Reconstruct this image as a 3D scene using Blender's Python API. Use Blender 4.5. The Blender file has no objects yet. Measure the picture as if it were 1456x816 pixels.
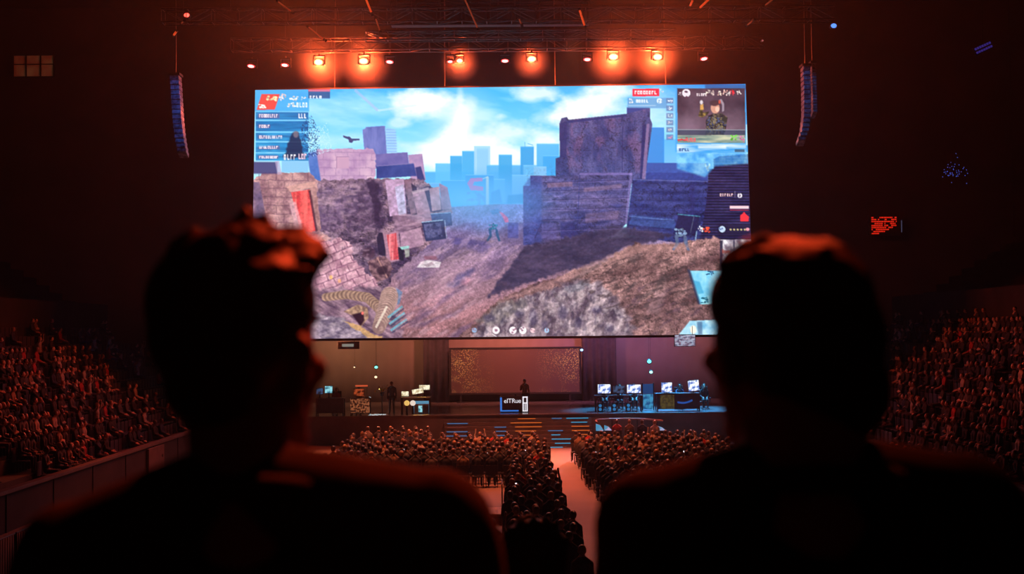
import bpy, bmesh, math, random
import numpy as np
from mathutils import Vector, Matrix, Euler

SC = bpy.context.scene
COL = SC.collection
R = math.radians
random.seed(7)
SC.view_settings.view_transform = 'Standard'
SC.view_settings.look = 'None'
SC.view_settings.exposure = 0.0
SC.view_settings.gamma = 1.0
SC.view_settings.use_curve_mapping = False

# ------------------------------------------------------------------ camera
F = 1757.0                                   # focal length in pixels of the 1456 frame
CAM = Vector((0.0, 0.0, 6.0))
PITCH = math.atan(62.0 / F)
YAW = math.atan(16.0 / F)
ROLL = R(0.6)
_fw = Vector((math.sin(YAW) * math.cos(PITCH), math.cos(YAW) * math.cos(PITCH), math.sin(PITCH)))
_rt0 = Vector((math.cos(YAW), -math.sin(YAW), 0.0))
_up0 = _rt0.cross(_fw)
_rt = _rt0 * math.cos(ROLL) - _up0 * math.sin(ROLL)
_up = _rt0 * math.sin(ROLL) + _up0 * math.cos(ROLL)
cam_data = bpy.data.cameras.new('camera')
cam = bpy.data.objects.new('camera', cam_data)
COL.objects.link(cam)
cam.matrix_world = Matrix(((_rt.x, _up.x, -_fw.x, CAM.x), (_rt.y, _up.y, -_fw.y, CAM.y), (_rt.z, _up.z, -_fw.z, CAM.z), (0, 0, 0, 1)))
cam_data.sensor_width = 36.0
cam_data.lens = F * 36.0 / 1456.0
cam_data.clip_start = 0.05
cam_data.clip_end = 400.0
cam_data.dof.use_dof = True
cam_data.dof.focus_distance = 62.0
cam_data.dof.aperture_fstop = 3.6
SC.camera = cam


def P(px, py, d):
    """the point of the hall that a pixel of the photograph shows, d metres into the hall"""
    v = _fw + _rt * ((px - 728.0) / F) - _up * ((py - 408.0) / F)
    return CAM + v * (d / v.y)


def project(p):
    v = Vector(p) - CAM
    z = v.dot(_fw)
    return 728.0 + F * v.dot(_rt) / z, 408.0 - F * v.dot(_up) / z


# ------------------------------------------------------------------ materials
MATS = {}


def mat(name, col, rough=0.6, metal=0.0, var=0.25, scale=8.0, bump=0.0, emit=None, strength=0.0, spec=0.5):
    """procedural surface: two tones of the colour mixed by noise, with optional bump"""
    if name in MATS:
        return MATS[name]
    if emit is not None:
        col = tuple(c * 0.12 for c in col)
    m = bpy.data.materials.new(name)
    m.use_nodes = True
    nt = m.node_tree
    b = nt.nodes['Principled BSDF']
    b.inputs['Roughness'].default_value = rough
    b.inputs['Metallic'].default_value = metal
    b.inputs['Specular IOR Level'].default_value = spec
    if emit is None or var > 0:
        tc = nt.nodes.new('ShaderNodeTexCoord')
        n = nt.nodes.new('ShaderNodeTexNoise')
        n.inputs['Scale'].default_value = scale
        n.inputs['Detail'].default_value = 4.0
        nt.links.new(tc.outputs['Object'], n.inputs['Vector'])
        r = nt.nodes.new('ShaderNodeValToRGB')
        r.color_ramp.elements[0].position = 0.3
        r.color_ramp.elements[1].position = 0.7
        r.color_ramp.elements[0].color = (*[c * (1 - var) for c in col], 1)
        r.color_ramp.elements[1].color = (*[min(1, c * (1 + var)) for c in col], 1)
        nt.links.new(n.outputs['Fac'], r.inputs['Fac'])
        nt.links.new(r.outputs['Color'], b.inputs['Base Color'])
        if bump > 0:
            bp = nt.nodes.new('ShaderNodeBump')
            bp.inputs['Strength'].default_value = bump
            nt.links.new(n.outputs['Fac'], bp.inputs['Height'])
            nt.links.new(bp.outputs['Normal'], b.inputs['Normal'])
    else:
        b.inputs['Base Color'].default_value = (*col, 1)
    if emit is not None:
        b.inputs['Emission Color'].default_value = (*emit, 1)
        b.inputs['Emission Strength'].default_value = strength
    MATS[name] = m
    return m


def lin(r, g, b):
    f = lambda c: (c / 255 / 12.92) if c <= 10.3 else ((c / 255 + 0.055) / 1.055) ** 2.4
    return (f(r), f(g), f(b))


# ------------------------------------------------------------------ object helpers
def link(name, me, parent=None):
    o = bpy.data.objects.new(name, me)
    COL.objects.link(o)
    if parent is not None:
        o.parent = parent
    return o


def obj(name, bm, m, parent=None, smooth=False):
    me = bpy.data.meshes.new(name)
    bmesh.ops.recalc_face_normals(bm, faces=bm.faces)
    bm.to_mesh(me)
    bm.free()
    for x in (m if isinstance(m, (list, tuple)) else [m]):
        me.materials.append(x)
    if smooth:
        me.polygons.foreach_set('use_smooth', [True] * len(me.polygons))
    return link(name, me, parent)


def empty(name, loc=(0, 0, 0), rz=0.0):
    o = bpy.data.objects.new(name, None)
    o.empty_display_size = 0.2
    COL.objects.link(o)
    o.location = loc
    o.rotation_euler = (0, 0, rz)
    return o


def tag(o, label=None, cat=None, group=None, kind=None):
    if label:
        o['label'] = label
    if cat:
        o['category'] = cat
    if group:
        o['group'] = group
    if kind:
        o['kind'] = kind
    return o


def copy_tree(o, parent=None):
    c = o.copy()
    COL.objects.link(c)
    if parent is not None:
        c.parent = parent
    for ch in list(o.children):
        copy_tree(ch, c)
    return c


def NB():
    return bmesh.new()


def bx(bm, lo, hi, bev=0.0, rot=None, mi=0):
    """a box between two corners, optionally bevelled and turned about its centre"""
    lo, hi = Vector(lo), Vector(hi)
    c, s = (lo + hi) / 2, hi - lo
    g = bmesh.ops.create_cube(bm, size=1.0)
    vs = g['verts']
    bmesh.ops.scale(bm, vec=s, verts=vs)
    if bev > 0:
        es = list({e for v in vs for e in v.link_edges})
        r = bmesh.ops.bevel(bm, geom=es, offset=bev, segments=2, affect='EDGES', profile=0.7)
        vs = list({v for f in r['faces'] for v in f.verts} | {v for v in vs if v.is_valid})
    if rot is not None:
        bmesh.ops.rotate(bm, cent=(0, 0, 0), matrix=rot, verts=vs)
    bmesh.ops.translate(bm, vec=c, verts=vs)
    if mi:
        for f in {f for v in vs for f in v.link_faces}:
            f.material_index = mi
    return vs


def cyl(bm, a, b, r0, r1=None, n=12, mi=0):
    a, b = Vector(a), Vector(b)
    r1 = r0 if r1 is None else r1
    d = b - a
    q = d.to_track_quat('Z', 'Y').to_matrix().to_4x4()
    M = Matrix.Translation((a + b) / 2) @ q
    g = bmesh.ops.create_cone(bm, cap_ends=True, segments=n, radius1=r0, radius2=r1, depth=d.length, matrix=M)
    if mi:
        for f in {f for v in g['verts'] for f in v.link_faces}:
            f.material_index = mi
    return g['verts']


def tube(bm, pts, r, n=8):
    """a round bar along a chain of points"""
    pts = [Vector(p) for p in pts]
    rings = []
    for i, p in enumerate(pts):
        t = (pts[min(i + 1, len(pts) - 1)] - pts[max(i - 1, 0)]).normalized()
        u = t.cross(Vector((0, 0, 1)))
        u = u.normalized() if u.length > 1e-4 else Vector((1, 0, 0))
        w = t.cross(u)
        rings.append([bm.verts.new(p + (u * math.cos(2 * math.pi * k / n) + w * math.sin(2 * math.pi * k / n)) * r) for k in range(n)])
    for a, b in zip(rings, rings[1:]):
        for k in range(n):
            bm.faces.new((a[k], a[(k + 1) % n], b[(k + 1) % n], b[k]))
    bm.faces.new(rings[0][::-1])
    bm.faces.new(rings[-1])


def ell(bm, c, rad, rot=None, seg=20, mi=0):
    M = Matrix.Translation(Vector(c))
    if rot is not None:
        M = M @ Euler(rot).to_matrix().to_4x4()
    M = M @ Matrix.Diagonal((*rad, 1))
    g = bmesh.ops.create_uvsphere(bm, u_segments=seg, v_segments=max(8, seg * 2 // 3), radius=1.0, matrix=M)
    if mi:
        for f in {f for v in g['verts'] for f in v.link_faces}:
            f.material_index = mi


def cap(bm, a, ra, b, rb, n=14):
    """a tapered capsule"""
    a, b = Vector(a), Vector(b)
    d = b - a
    q = d.to_track_quat('Z', 'Y').to_matrix()
    L = d.length
    rings = []
    for k in range(1, 5):
        t = -math.pi / 2 + k * math.pi / 8
        rings.append((ra * math.sin(t), ra * math.cos(t)))
    for k in range(0, 4):
        t = k * math.pi / 8
        rings.append((L + rb * math.sin(t), rb * math.cos(t)))
    vr = []
    for z, r in rings:
        vr.append([bm.verts.new(a + q @ Vector((r * math.cos(2 * math.pi * k / n), r * math.sin(2 * math.pi * k / n), z))) for k in range(n)])
    v0 = bm.verts.new(a + q @ Vector((0, 0, -ra)))
    v1 = bm.verts.new(a + q @ Vector((0, 0, L + rb)))
    for k in range(n):
        bm.faces.new((v0, vr[0][(k + 1) % n], vr[0][k]))
        bm.faces.new((v1, vr[-1][k], vr[-1][(k + 1) % n]))
    for A, B in zip(vr, vr[1:]):
        for k in range(n):
            bm.faces.new((A[k], A[(k + 1) % n], B[(k + 1) % n], B[k]))


def blob(prims, voxel, smooth=4, grow=0.0):
    """one continuous skin over a set of tapered capsules and ellipsoids"""
    bm = NB()
    for p in prims:
        if p[0] == 'c':
            cap(bm, p[1], p[2] + grow, p[3], p[4] + grow)
        else:
            ell(bm, p[1], [x + grow for x in p[2]], p[3] if len(p) > 3 else None)
    me = bpy.data.meshes.new('tmp')
    bm.to_mesh(me)
    bm.free()
    o = bpy.data.objects.new('tmp', me)
    COL.objects.link(o)
    r = o.modifiers.new('r', 'REMESH')
    r.mode = 'VOXEL'
    r.voxel_size = voxel
    if smooth:
        s = o.modifiers.new('s', 'SMOOTH')
        s.factor = 0.5
        s.iterations = smooth
    dg = bpy.context.evaluated_depsgraph_get()
    out = bpy.data.meshes.new_from_object(o.evaluated_get(dg))
    bpy.data.objects.remove(o)
    bpy.data.meshes.remove(me)
    out.polygons.foreach_set('use_smooth', [True] * len(out.polygons))
    return out


def spot(name, loc, target, col, power, angle=60, blend=0.6, size=0.15):
    l = bpy.data.lights.new(name, 'SPOT')
    l.color = col
    l.energy = power
    l.spot_size = R(angle)
    l.spot_blend = blend
    l.shadow_soft_size = size
    o = bpy.data.objects.new(name, l)
    COL.objects.link(o)
    o.location = loc
    o.rotation_euler = (Vector(target) - Vector(loc)).to_track_quat('-Z', 'Y').to_euler()
    return o


_ONES = 'zeroth first second third fourth fifth sixth seventh eighth ninth tenth eleventh twelfth thirteenth fourteenth fifteenth sixteenth seventeenth eighteenth nineteenth'.split()
_TENS = {2: 'twent', 3: 'thirt', 4: 'fort', 5: 'fift', 6: 'sixt', 7: 'sevent', 8: 'eight', 9: 'ninet'}


def nth(n):
    if n < 20:
        return _ONES[n]
    t, u = divmod(n, 10)
    return _TENS[t] + 'ieth' if u == 0 else _TENS[t] + 'y-' + _ONES[u]
# strengths of the lamps (watts) and of the haze
SCREEN_GAIN = 1.15
PW_BIG, PW_MID, PW_SML = 11000.0, 13000.0, 200.0
PW_AUD, PW_STAND, PW_STAGE, PW_BLUE, PW_WATCH = 8000.0, 5000.0, 4600.0, 9500.0, 1050.0
PW_FRONT, PW_AISLE = 8000.0, 700.0
HAZE = 0.0006
HALO = 1700.0
# ------------------------------------------------------------------ the picture on the big screen
# painted as numbers into the colour attribute of the screen's own fine grid of LEDs (nothing is loaded);
# the canvas uses its own units: 724 x 374, two samples a unit, origin at (350, 113)
CX0, CY0, CS = 350.0, 113.0, 2
CW, CH = 724 * CS, 374 * CS
_yy, _xx = np.mgrid[0:CH, 0:CW].astype(np.float32)
GX = _xx / CS + CX0
GY = _yy / CS + CY0
rng = np.random.default_rng(11)
CAN = np.zeros((CH, CW, 3), np.float32)


def vnoise(sx, sy, seed, X=None, Y=None):
    """smooth value noise of feature size sx, sy"""
    X = GX if X is None else X
    Y = GY if Y is None else Y
    g = np.random.default_rng(seed).random((257, 257)).astype(np.float32)
    u, v = X / sx + 61.3, Y / sy + 17.7
    iu, iv = np.floor(u).astype(int), np.floor(v).astype(int)
    fu, fv = u - iu, v - iv
    fu, fv = fu * fu * (3 - 2 * fu), fv * fv * (3 - 2 * fv)
    iu, iv = iu % 256, iv % 256
    return (g[iv, iu] * (1 - fu) + g[iv, iu + 1] * fu) * (1 - fv) + (g[iv + 1, iu] * (1 - fu) + g[iv + 1, iu + 1] * fu) * fv


def fbm(s, seed, octv=4, ax=1.0, ay=1.0, X=None, Y=None):
    t, a, k = 0, 1.0, 0.0
    for o in range(octv):
        t = t + a * vnoise(s * ax / 2 ** o, s * ay / 2 ** o, seed + o, X, Y)
        k += a
        a *= 0.55
    return t / k


def rot_xy(deg, ox=0, oy=0):
    c, s = math.cos(R(deg)), math.sin(R(deg))
    return (GX - ox) * c + (GY - oy) * s, -(GX - ox) * s + (GY - oy) * c


def pmask(pts):
    pts = [(float(a), float(b)) for a, b in pts]
    m = np.zeros((CH, CW), bool)
    x0 = max(0, int((min(p[0] for p in pts) - CX0) * CS) - 1)
    x1 = min(CW, int((max(p[0] for p in pts) - CX0) * CS) + 2)
    y0 = max(0, int((min(p[1] for p in pts) - CY0) * CS) - 1)
    y1 = min(CH, int((max(p[1] for p in pts) - CY0) * CS) + 2)
    if x1 <= x0 or y1 <= y0:
        return m
    X, Y = GX[y0:y1, x0:x1], GY[y0:y1, x0:x1]
    s = np.zeros(X.shape, bool)
    for (ax, ay), (bx_, by_) in zip(pts, pts[1:] + pts[:1]):
        if ay == by_:
            continue
        s ^= ((Y < ay) != (Y < by_)) & (X < (bx_ - ax) * (Y - ay) / (by_ - ay) + ax)
    m[y0:y1, x0:x1] = s
    return m


def ragged(pts, amp, seed, step=3.0):
    """the outline broken up, for rubble and shaded edges"""
    rr = np.random.default_rng(seed)
    out = []
    for (ax, ay), (bx_, by_) in zip(pts, pts[1:] + pts[:1]):
        L = math.hypot(bx_ - ax, by_ - ay)
        n = max(1, int(L / step))
        for k in range(n):
            t = k / n
            j = 0 if k == 0 else amp
            out.append((ax + (bx_ - ax) * t + rr.normal() * j, ay + (by_ - ay) * t + rr.normal() * j))
    return out


def blur(a, r):
    """box blur, r canvas samples"""
    if r < 1:
        return a
    k = 2 * r + 1
    for ax in (0, 1):
        pad = [(0, 0)] * a.ndim
        pad[ax] = (r + 1, r)
        c = np.cumsum(np.pad(a, pad, mode='edge'), axis=ax, dtype=np.float64)
        n = a.shape[ax]
        if ax == 0:
            a = ((c[k:k + n] - c[:n]) / k).astype(np.float32)
        else:
            a = ((c[:, k:k + n] - c[:, :n]) / k).astype(np.float32)
    return a


def put(mask, col, a=1.0, soft=0):
    """lays a colour (a triple, or a whole picture) over the canvas"""
    m = np.asarray(mask)
    ys, xs = np.flatnonzero(m.any(axis=1)), np.flatnonzero(m.any(axis=0))
    if not len(ys):
        return
    k = 3 * soft + 2
    y0, y1, x0, x1 = max(0, ys[0] - k), min(CH, ys[-1] + k), max(0, xs[0] - k), min(CW, xs[-1] + k)
    m = m[y0:y1, x0:x1].astype(np.float32)
    if soft:
        m = blur(m, soft)
    a = a[y0:y1, x0:x1] if isinstance(a, np.ndarray) else a
    m = (m * a)[..., None]
    c = col[y0:y1, x0:x1] if isinstance(col, np.ndarray) and col.ndim == 3 else np.array(col, np.float32)
    CAN[y0:y1, x0:x1] = CAN[y0:y1, x0:x1] * (1 - m) + c * m


def tex(c0, c1, t, k=1.0):
    t = np.clip((t - 0.5) * k + 0.5, 0, 1)[..., None]
    return np.array(c0, np.float32) * (1 - t) + np.array(c1, np.float32) * t


def quad(x0, y0, x1, y1, col, a=1.0, soft=0):
    put(pmask([(x0, y0), (x1, y0), (x1, y1), (x0, y1)]), col, a, soft)


def line(x0, y0, x1, y1, w, col, a=1.0):
    dx, dy = x1 - x0, y1 - y0
    L = math.hypot(dx, dy)
    nx, ny = -dy / L * w / 2, dx / L * w / 2
    put(pmask([(x0 + nx, y0 + ny), (x1 + nx, y1 + ny), (x1 - nx, y1 - ny), (x0 - nx, y0 - ny)]), col, a)


def disc(x, y, rx, ry, col, a=1.0, soft=0):
    put(((GX - x) / rx) ** 2 + ((GY - y) / ry) ** 2 < 1, col, a, soft)


def glyphs(x0, y0, x1, y1, col, seed, pitch=3.4, a=1.0):
    """unreadable lettering: a row of small strokes as the photograph shows them"""
    rr = np.random.default_rng(seed)
    x, h = x0, y1 - y0
    while x < x1 - 1:
        w = pitch * rr.uniform(0.55, 0.85)
        k = rr.integers(0, 4)
        quad(x, y0, x + w * 0.4, y1, col, a)
        if k != 0:
            quad(x, y0, x + w, y0 + h * 0.28, col, a)
        if k != 1:
            quad(x, y1 - h * 0.28, x + w, y1, col, a)
        if k >= 2:
            quad(x + w * 0.65, y0, x + w, y1, col, a)
        x += pitch


def badge(x, y, r, col, ink, seed):
    """a small round icon with a dark mark in it"""
    disc(x, y, r, r, col, 0.95)
    rr = np.random.default_rng(seed)
    for k in range(3):
        disc(x + rr.normal() * r * 0.4, y + rr.normal() * r * 0.4, r * 0.3, r * 0.25, ink, 0.9)


def lump(x, y, w, h, col, seed, n=14, a=0.95):
    """a blotchy pictogram"""
    rr = np.random.default_rng(seed)
    for k in range(n):
        f = rr.uniform(0.75, 1.15)
        disc(x + rr.uniform(-0.5, 0.5) * w, y + rr.uniform(-0.5, 0.5) * h, w * rr.uniform(0.08, 0.2), h * rr.uniform(0.1, 0.22), [min(255, c * f) for c in col], a)


CRK = (1 - 0.45 * np.clip(1 - np.abs(fbm(15, 15, 5, 1.3, 0.9) - 0.5) / 0.022, 0, 1) - 0.3 * np.clip(1 - np.abs(fbm(8, 25, 4) - 0.52) / 0.03, 0, 1))[..., None]
n1, n2, n3 = fbm(22, 1), fbm(9, 20), fbm(4, 40, 3)
speck = rng.random((CH, CW)).astype(np.float32)
speck = blur(speck, 1)
# --- sky
t = np.clip((GY - 118) / 115, 0, 1)
sx = np.clip((GX - 360) / 300, 0, 1)
top = np.array([66, 174, 240], np.float32)
low = np.array([170, 232, 252], np.float32)
CAN[:] = top * (1 - t[..., None]) + low * t[..., None]
put(np.ones((CH, CW)), (38, 120, 205), 1.0 * np.clip(1 - np.hypot((GX - 1010) / 80, (GY - 120) / 120), 0, 1) * 0.9)
streak = fbm(60, 60, 5, 1.7, 0.5, *rot_xy(8))
put(np.clip((streak - 0.44) * 3.0, 0, 1), (196, 240, 255), 0.75)
cl = fbm(34, 70, 5, 1.3, 0.9)


def cloud(x, y, rx, ry, a=1.0, k=2.2, deg=0):
    X, Y = rot_xy(deg, x, y)
    d = np.sqrt((X / rx) ** 2 + (Y / ry) ** 2)
    put(np.clip((1.15 - d) * 1.2 + (cl - 0.5) * k, 0, 1), (250, 255, 255), a)


cloud(607, 146, 42, 22, 0.95)
cloud(580, 140, 20, 10, 0.7)
cloud(565, 176, 16, 7, 0.55)
cloud(650, 186, 20, 52, 1.0, 1.6, 18)
cloud(625, 214, 26, 34, 1.0, 1.6, 40)
cloud(604, 226, 20, 14, 0.9, 1.6)
cloud(680, 205, 26, 16, 0.8)
cloud(770, 200, 40, 22, 0.85)
cloud(640, 225, 34, 24, 0.9)
cloud(652, 142, 6, 26, 0.5, 1.0)
cloud(760, 132, 30, 14, 0.8)
cloud(830, 150, 60, 22, 1.0, 1.8, -22)
cloud(790, 166, 40, 18, 0.9, 1.8)
cloud(735, 190, 60, 20, 0.75)
cloud(745, 222, 60, 18, 0.8)
cloud(700, 225, 60, 20, 0.7)
cloud(870, 125, 34, 10, 0.7)
cloud(480, 200, 60, 14, 0.35)
cloud(600, 215, 40, 10, 0.5)
cloud(710, 165, 10, 6, 0.5)
cloud(925, 148, 30, 30, 0.45)
put(np.clip(1 - np.hypot((GX - 655) / 70, (GY - 190) / 95), 0, 1) ** 1.5, (255, 255, 255), 0.75)
put(np.clip(1 - np.abs(GX - 654) / 9, 0, 1) * np.clip((GY - 122) / 60, 0, 1) * (GY < 230), (255, 255, 255), 0.3)
put(np.clip((GY - 190) / 45, 0, 1) * np.clip(1 - np.abs(GX - 690) / 150, 0, 1), (240, 252, 255), 0.6)
line(502, 128, 535, 158, 4, (190, 190, 225), 0.45)
line(535, 158, 590, 150, 3, (215, 235, 250), 0.5)
# --- far city in blue mist
bl = [(598, 246, 760, 300, (86, 172, 228)), (617, 234, 655, 300, (104, 190, 238)), (638, 223, 655, 300, (72, 166, 226)), (655, 216, 674, 300, (78, 172, 230)),
      (672, 209, 695, 300, (168, 215, 244)), (676, 212, 692, 262, (150, 205, 240)), (690, 236, 740, 300, (92, 178, 232)), (707, 221, 726, 300, (72, 166, 224)), (738, 209, 757, 300, (64, 158, 222)),
      (742, 236, 770, 300, (110, 190, 236)), (761, 205, 793, 300, (92, 182, 236)), (770, 222, 795, 300, (70, 168, 232)), (757, 238, 775, 270, (140, 200, 238)), (726, 250, 760, 300, (120, 196, 238)),
      (600, 262, 625, 310, (118, 168, 220)), (625, 258, 660, 300, (70, 158, 222)), (700, 256, 716, 290, (90, 178, 230)), (660, 250, 700, 300, (66, 152, 218))]
for i, (x0, y0, x1, y1, c) in enumerate(bl):
    quad(x0, y0, x1, y1, c, 0.92, 1)
    wnd = (np.sin(GX * 2.1 + i) * np.sin(GY * 1.7 + i * 2)) > 0.35
    put(wnd & pmask([(x0, y0 + 3), (x1, y0 + 3), (x1, y1), (x0, y1)]), [c_ * 0.86 for c_ in c], 0.45, 1)
    line(x0, y0 + 0.4, x1, y0 + 0.4, 0.9, (150, 215, 250), 0.6)
line(744, 203, 744, 210, 0.9, (80, 165, 220))
line(748, 205, 756, 207, 0.8, (80, 165, 220), 0.8)
put(np.clip(1 - np.hypot((GX - 670) / 140, (GY - 285) / 46), 0, 1), (100, 186, 246), 0.9)
put(pmask([(662, 262), (667, 255), (684, 254), (684, 259), (672, 260), (670, 265), (685, 267), (685, 273), (667, 272)]), (186, 128, 190), 0.85, 1)
quad(689, 253, 693, 297, (176, 212, 224), 0.85, 1)
line(684, 256, 692, 252, 1.2, (190, 220, 230), 0.8)
put((fbm(5, 88) > 0.52) & pmask([(662, 275), (688, 275), (688, 296), (662, 296)]), (92, 136, 205), 0.6, 1)
put(pmask([(696, 275), (708, 270), (712, 290), (694, 291)]), (52, 128, 200), 0.5, 2)
put(pmask([(720, 279), (742, 277), (744, 290), (718, 291)]), (42, 130, 190), 0.55, 2)
# --- ground
gt = np.clip((GY - 292) / 150, 0, 1) ** 0.6
gcol = np.array([118, 128, 190], np.float32) * (1 - gt[..., None]) + np.array([154, 110, 116], np.float32) * gt[..., None]
Xr, Yr = rot_xy(-24)
gst = fbm(26, 100, 5, 2.6, 0.6, Xr, Yr)
gcol = gcol * (0.62 + 0.76 * gst[..., None]) * (0.86 + 0.28 * n3[..., None]) * (0.62 + 0.76 * speck[..., None])
put(pmask([(352, 340), (460, 330), (520, 390), (470, 485), (352, 485)]), (104, 76, 92), 1, 4)
G = pmask([(598, 300), (640, 296), (700, 292), (760, 292), (860, 340), (1074, 330), (1074, 487), (350, 487), (350, 400), (500, 380)])
put(G, gcol, 1.0, 2)
put(np.clip(1 - np.hypot((GX - 640) / 120, (GY - 400) / 60), 0, 1), (196, 158, 180), 0.4)
put(np.clip(1 - np.hypot((GX - 690) / 90, (GY - 315) / 26), 0, 1), (112, 142, 216), 0.55)
dk = np.clip((fbm(18, 130, 4, 2.4, 0.7, *rot_xy(-30)) - 0.52) * 5, 0, 1)
put(dk * (GX < 760) * (GY > 318) * (GX > 560), (74, 62, 96), 0.55, 2)
put(pmask(ragged([(632, 406), (655, 388), (672, 380), (668, 392), (645, 410)], 2, 3)), (66, 66, 110), 0.6, 5)
put(pmask(ragged([(636, 335), (700, 352), (690, 362), (640, 350)], 2, 5)), (86, 76, 130), 0.5, 5)
# --- right blocks
blk = tex((42, 50, 96), (102, 98, 146), fbm(16, 200, 5, 0.7, 1.6), 1.5)
rust = np.clip((fbm(20, 210, 4, 0.7, 1.4) - 0.53) * 5, 0, 1)[..., None]
blk = blk * (1 - 0.5 * rust) + np.array([128, 92, 128], np.float32) * 0.5 * rust
blk = blk * (0.7 + 0.6 * speck[..., None]) * CRK
quad(918, 181, 942, 262, (66, 136, 212), 0.95, 1)
quad(940, 198, 1003, 262, (58, 146, 224), 0.5, 2)
quad(916, 232, 1004, 264, (62, 84, 156), 1, 1)
quad(914, 246, 1004, 264, (48, 58, 122), 0.7, 1)
quad(889, 152, 921, 176, (58, 70, 132), 1, 1)
put(pmask([(793, 176), (796, 168), (804, 166), (806, 170), (889, 161), (922, 152), (922, 168), (925, 176), (914, 258), (900, 262), (788, 262), (788, 226), (794, 224)]), blk, 1, 1)
put(pmask([(793, 176), (804, 172), (803, 226), (794, 224)]), (40, 46, 96), 0.7, 1)
put(pmask([(804, 172), (888, 162), (888, 165), (804, 175)]), (44, 52, 104), 0.9, 1)
line(883, 180, 882, 258, 1.2, (44, 46, 92), 0.9)
put(pmask([(917, 176), (921, 175), (915, 257), (910, 257)]), (150, 122, 162), 0.75, 1)
put(pmask([(911, 178), (916, 176), (910, 257), (907, 257)]), (40, 44, 92), 0.8, 1)
plank = 0.8 + 0.2 * (np.sin(GY * 0.62 + 7 * n1 + 3 * n2) * 0.5 + 0.5)
fr = tex((52, 56, 106), (122, 106, 150), fbm(14, 240, 5, 1.8, 0.8), 1.5) * plank[..., None] * (0.7 + 0.6 * speck[..., None]) * CRK
put(pmask([(742, 266), (752, 265), (752, 251), (790, 251), (825, 246), (897, 246), (889, 318), (870, 336), (820, 346), (742, 350)]), fr, 1, 1)
put(pmask([(742, 266), (752, 251), (768, 252), (768, 345), (742, 350)]), (58, 70, 138), 0.55, 3)
put(pmask([(822, 247), (897, 246), (896, 249), (822, 250)]), (128, 112, 170), 0.75, 1)
put(pmask([(893, 247), (897, 246), (889, 318), (886, 320)]), (146, 130, 186), 0.6, 1)
line(822, 250, 818, 335, 1.1, (46, 48, 100), 0.8)
fr2 = tex((36, 44, 98), (72, 76, 136), fbm(13, 260, 5, 2.2, 0.7), 1.5) * plank[..., None] * (0.7 + 0.6 * speck[..., None]) * CRK
put(pmask([(897, 255), (1004, 257), (1012, 336), (960, 346), (889, 334), (889, 318)]), fr2, 1, 1)
line(897, 256, 1004, 258, 1.6, (104, 110, 170), 0.7)
quad(978, 262, 985, 320, (44, 44, 96), 0.6, 2)
stair = 0.6 + 0.5 * (np.sin(GY * 1.55) * 0.5 + 0.5)
bk = tex((26, 26, 60), (58, 52, 92), fbm(12, 280, 5, 2, 0.7), 1.4) * stair[..., None]
put(pmask([(1004, 262), (1004, 240), (1012, 240), (1012, 226), (1020, 222), (1066, 218), (1072, 360), (990, 352), (1000, 300)]), bk, 1, 1)
put(pmask([(896, 306), (956, 312), (958, 326), (892, 320)]), (66, 90, 150), 0.6, 1)
line(892, 308, 956, 314, 1.0, (104, 128, 184), 0.7)
put(pmask([(962, 306), (992, 308), (986, 336), (956, 330)]), (34, 32, 66), 0.9, 1)
line(961, 305, 993, 308, 1.3, (80, 140, 160), 0.8)
line(984, 308, 979, 331, 1.0, (110, 120, 140), 0.6)
quad(795, 317, 816, 340, (44, 46, 96), 0.75, 2)
quad(720, 318, 735, 340, (64, 70, 140), 0.6, 2)
disc(778, 330, 14, 12, (96, 84, 136), 0.5, 4)
line(758, 340, 768, 318, 1.6, (46, 42, 84), 0.8)
# --- lying shade and the right slope
put(pmask(ragged([(690, 424), (720, 385), (742, 352), (800, 340), (872, 322), (960, 334), (930, 344), (880, 356), (852, 372), (800, 386), (750, 402)], 1.6, 7)), tex((40, 38, 62), (78, 66, 92), fbm(8, 300, 4, 2.2, 0.8), 1.5), 0.95, 3)
hill = tex((84, 60, 64), (178, 136, 134), fbm(20, 320, 5, 1.8, 0.7, *rot_xy(-22)), 1.7) * (0.7 + 0.6 * fbm(5, 330, 3)[..., None]) * (0.6 + 0.8 * speck[..., None]) * CRK
put(pmask(ragged([(660, 470), (705, 428), (756, 404), (806, 388), (856, 374), (872, 360), (900, 348), (960, 346), (1010, 338), (1072, 350), (1072, 486), (640, 486)], 1.4, 9)), hill, 1, 2)
put(np.clip((fbm(10, 340, 4, 2, 0.7, *rot_xy(-30)) - 0.55) * 6, 0, 1) * pmask([(800, 392), (880, 362), (985, 356), (990, 420), (900, 440), (800, 420)]), (70, 62, 66), 0.55, 2)
put(np.clip((fbm(7, 345, 4, 2, 0.7, *rot_xy(-30)) - 0.57) * 6, 0, 1) * (GX > 700) * (GY > 400), (70, 54, 70), 0.5, 1)
put(pmask([(930, 415), (946, 412), (934, 446), (916, 444)]), (186, 150, 156), 0.4, 6)
peb = fbm(6, 350, 4, 0.8, 1.2, *rot_xy(20))
pile = tex((72, 60, 76), (206, 184, 190), fbm(14, 355, 5, 0.8, 1.2, *rot_xy(20)), 2.2) * (0.75 + 0.5 * peb[..., None]) * (0.78 + 0.44 * speck[..., None])
put(pmask(ragged([(664, 486), (676, 462), (700, 440), (742, 424), (780, 412), (818, 398), (850, 400), (880, 430), (900, 462), (905, 486)], 2.5, 13)), pile, 0.85, 4)
put(pmask(ragged([(672, 456), (710, 430), (750, 424), (742, 440), (700, 462)], 2, 15)), tex((78, 74, 84), (140, 128, 124), peb, 2), 0.7, 4)
for (x, y, w, h) in ((756, 452, 6, 12), (798, 444, 7, 10), (772, 462, 5, 8), (820, 458, 6, 8), (736, 446, 7, 5), (694, 452, 9, 5), (846, 440, 8, 5), (864, 466, 7, 6)):
    disc(x, y, w, h, (52, 46, 74), 0.6, 5)
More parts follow.
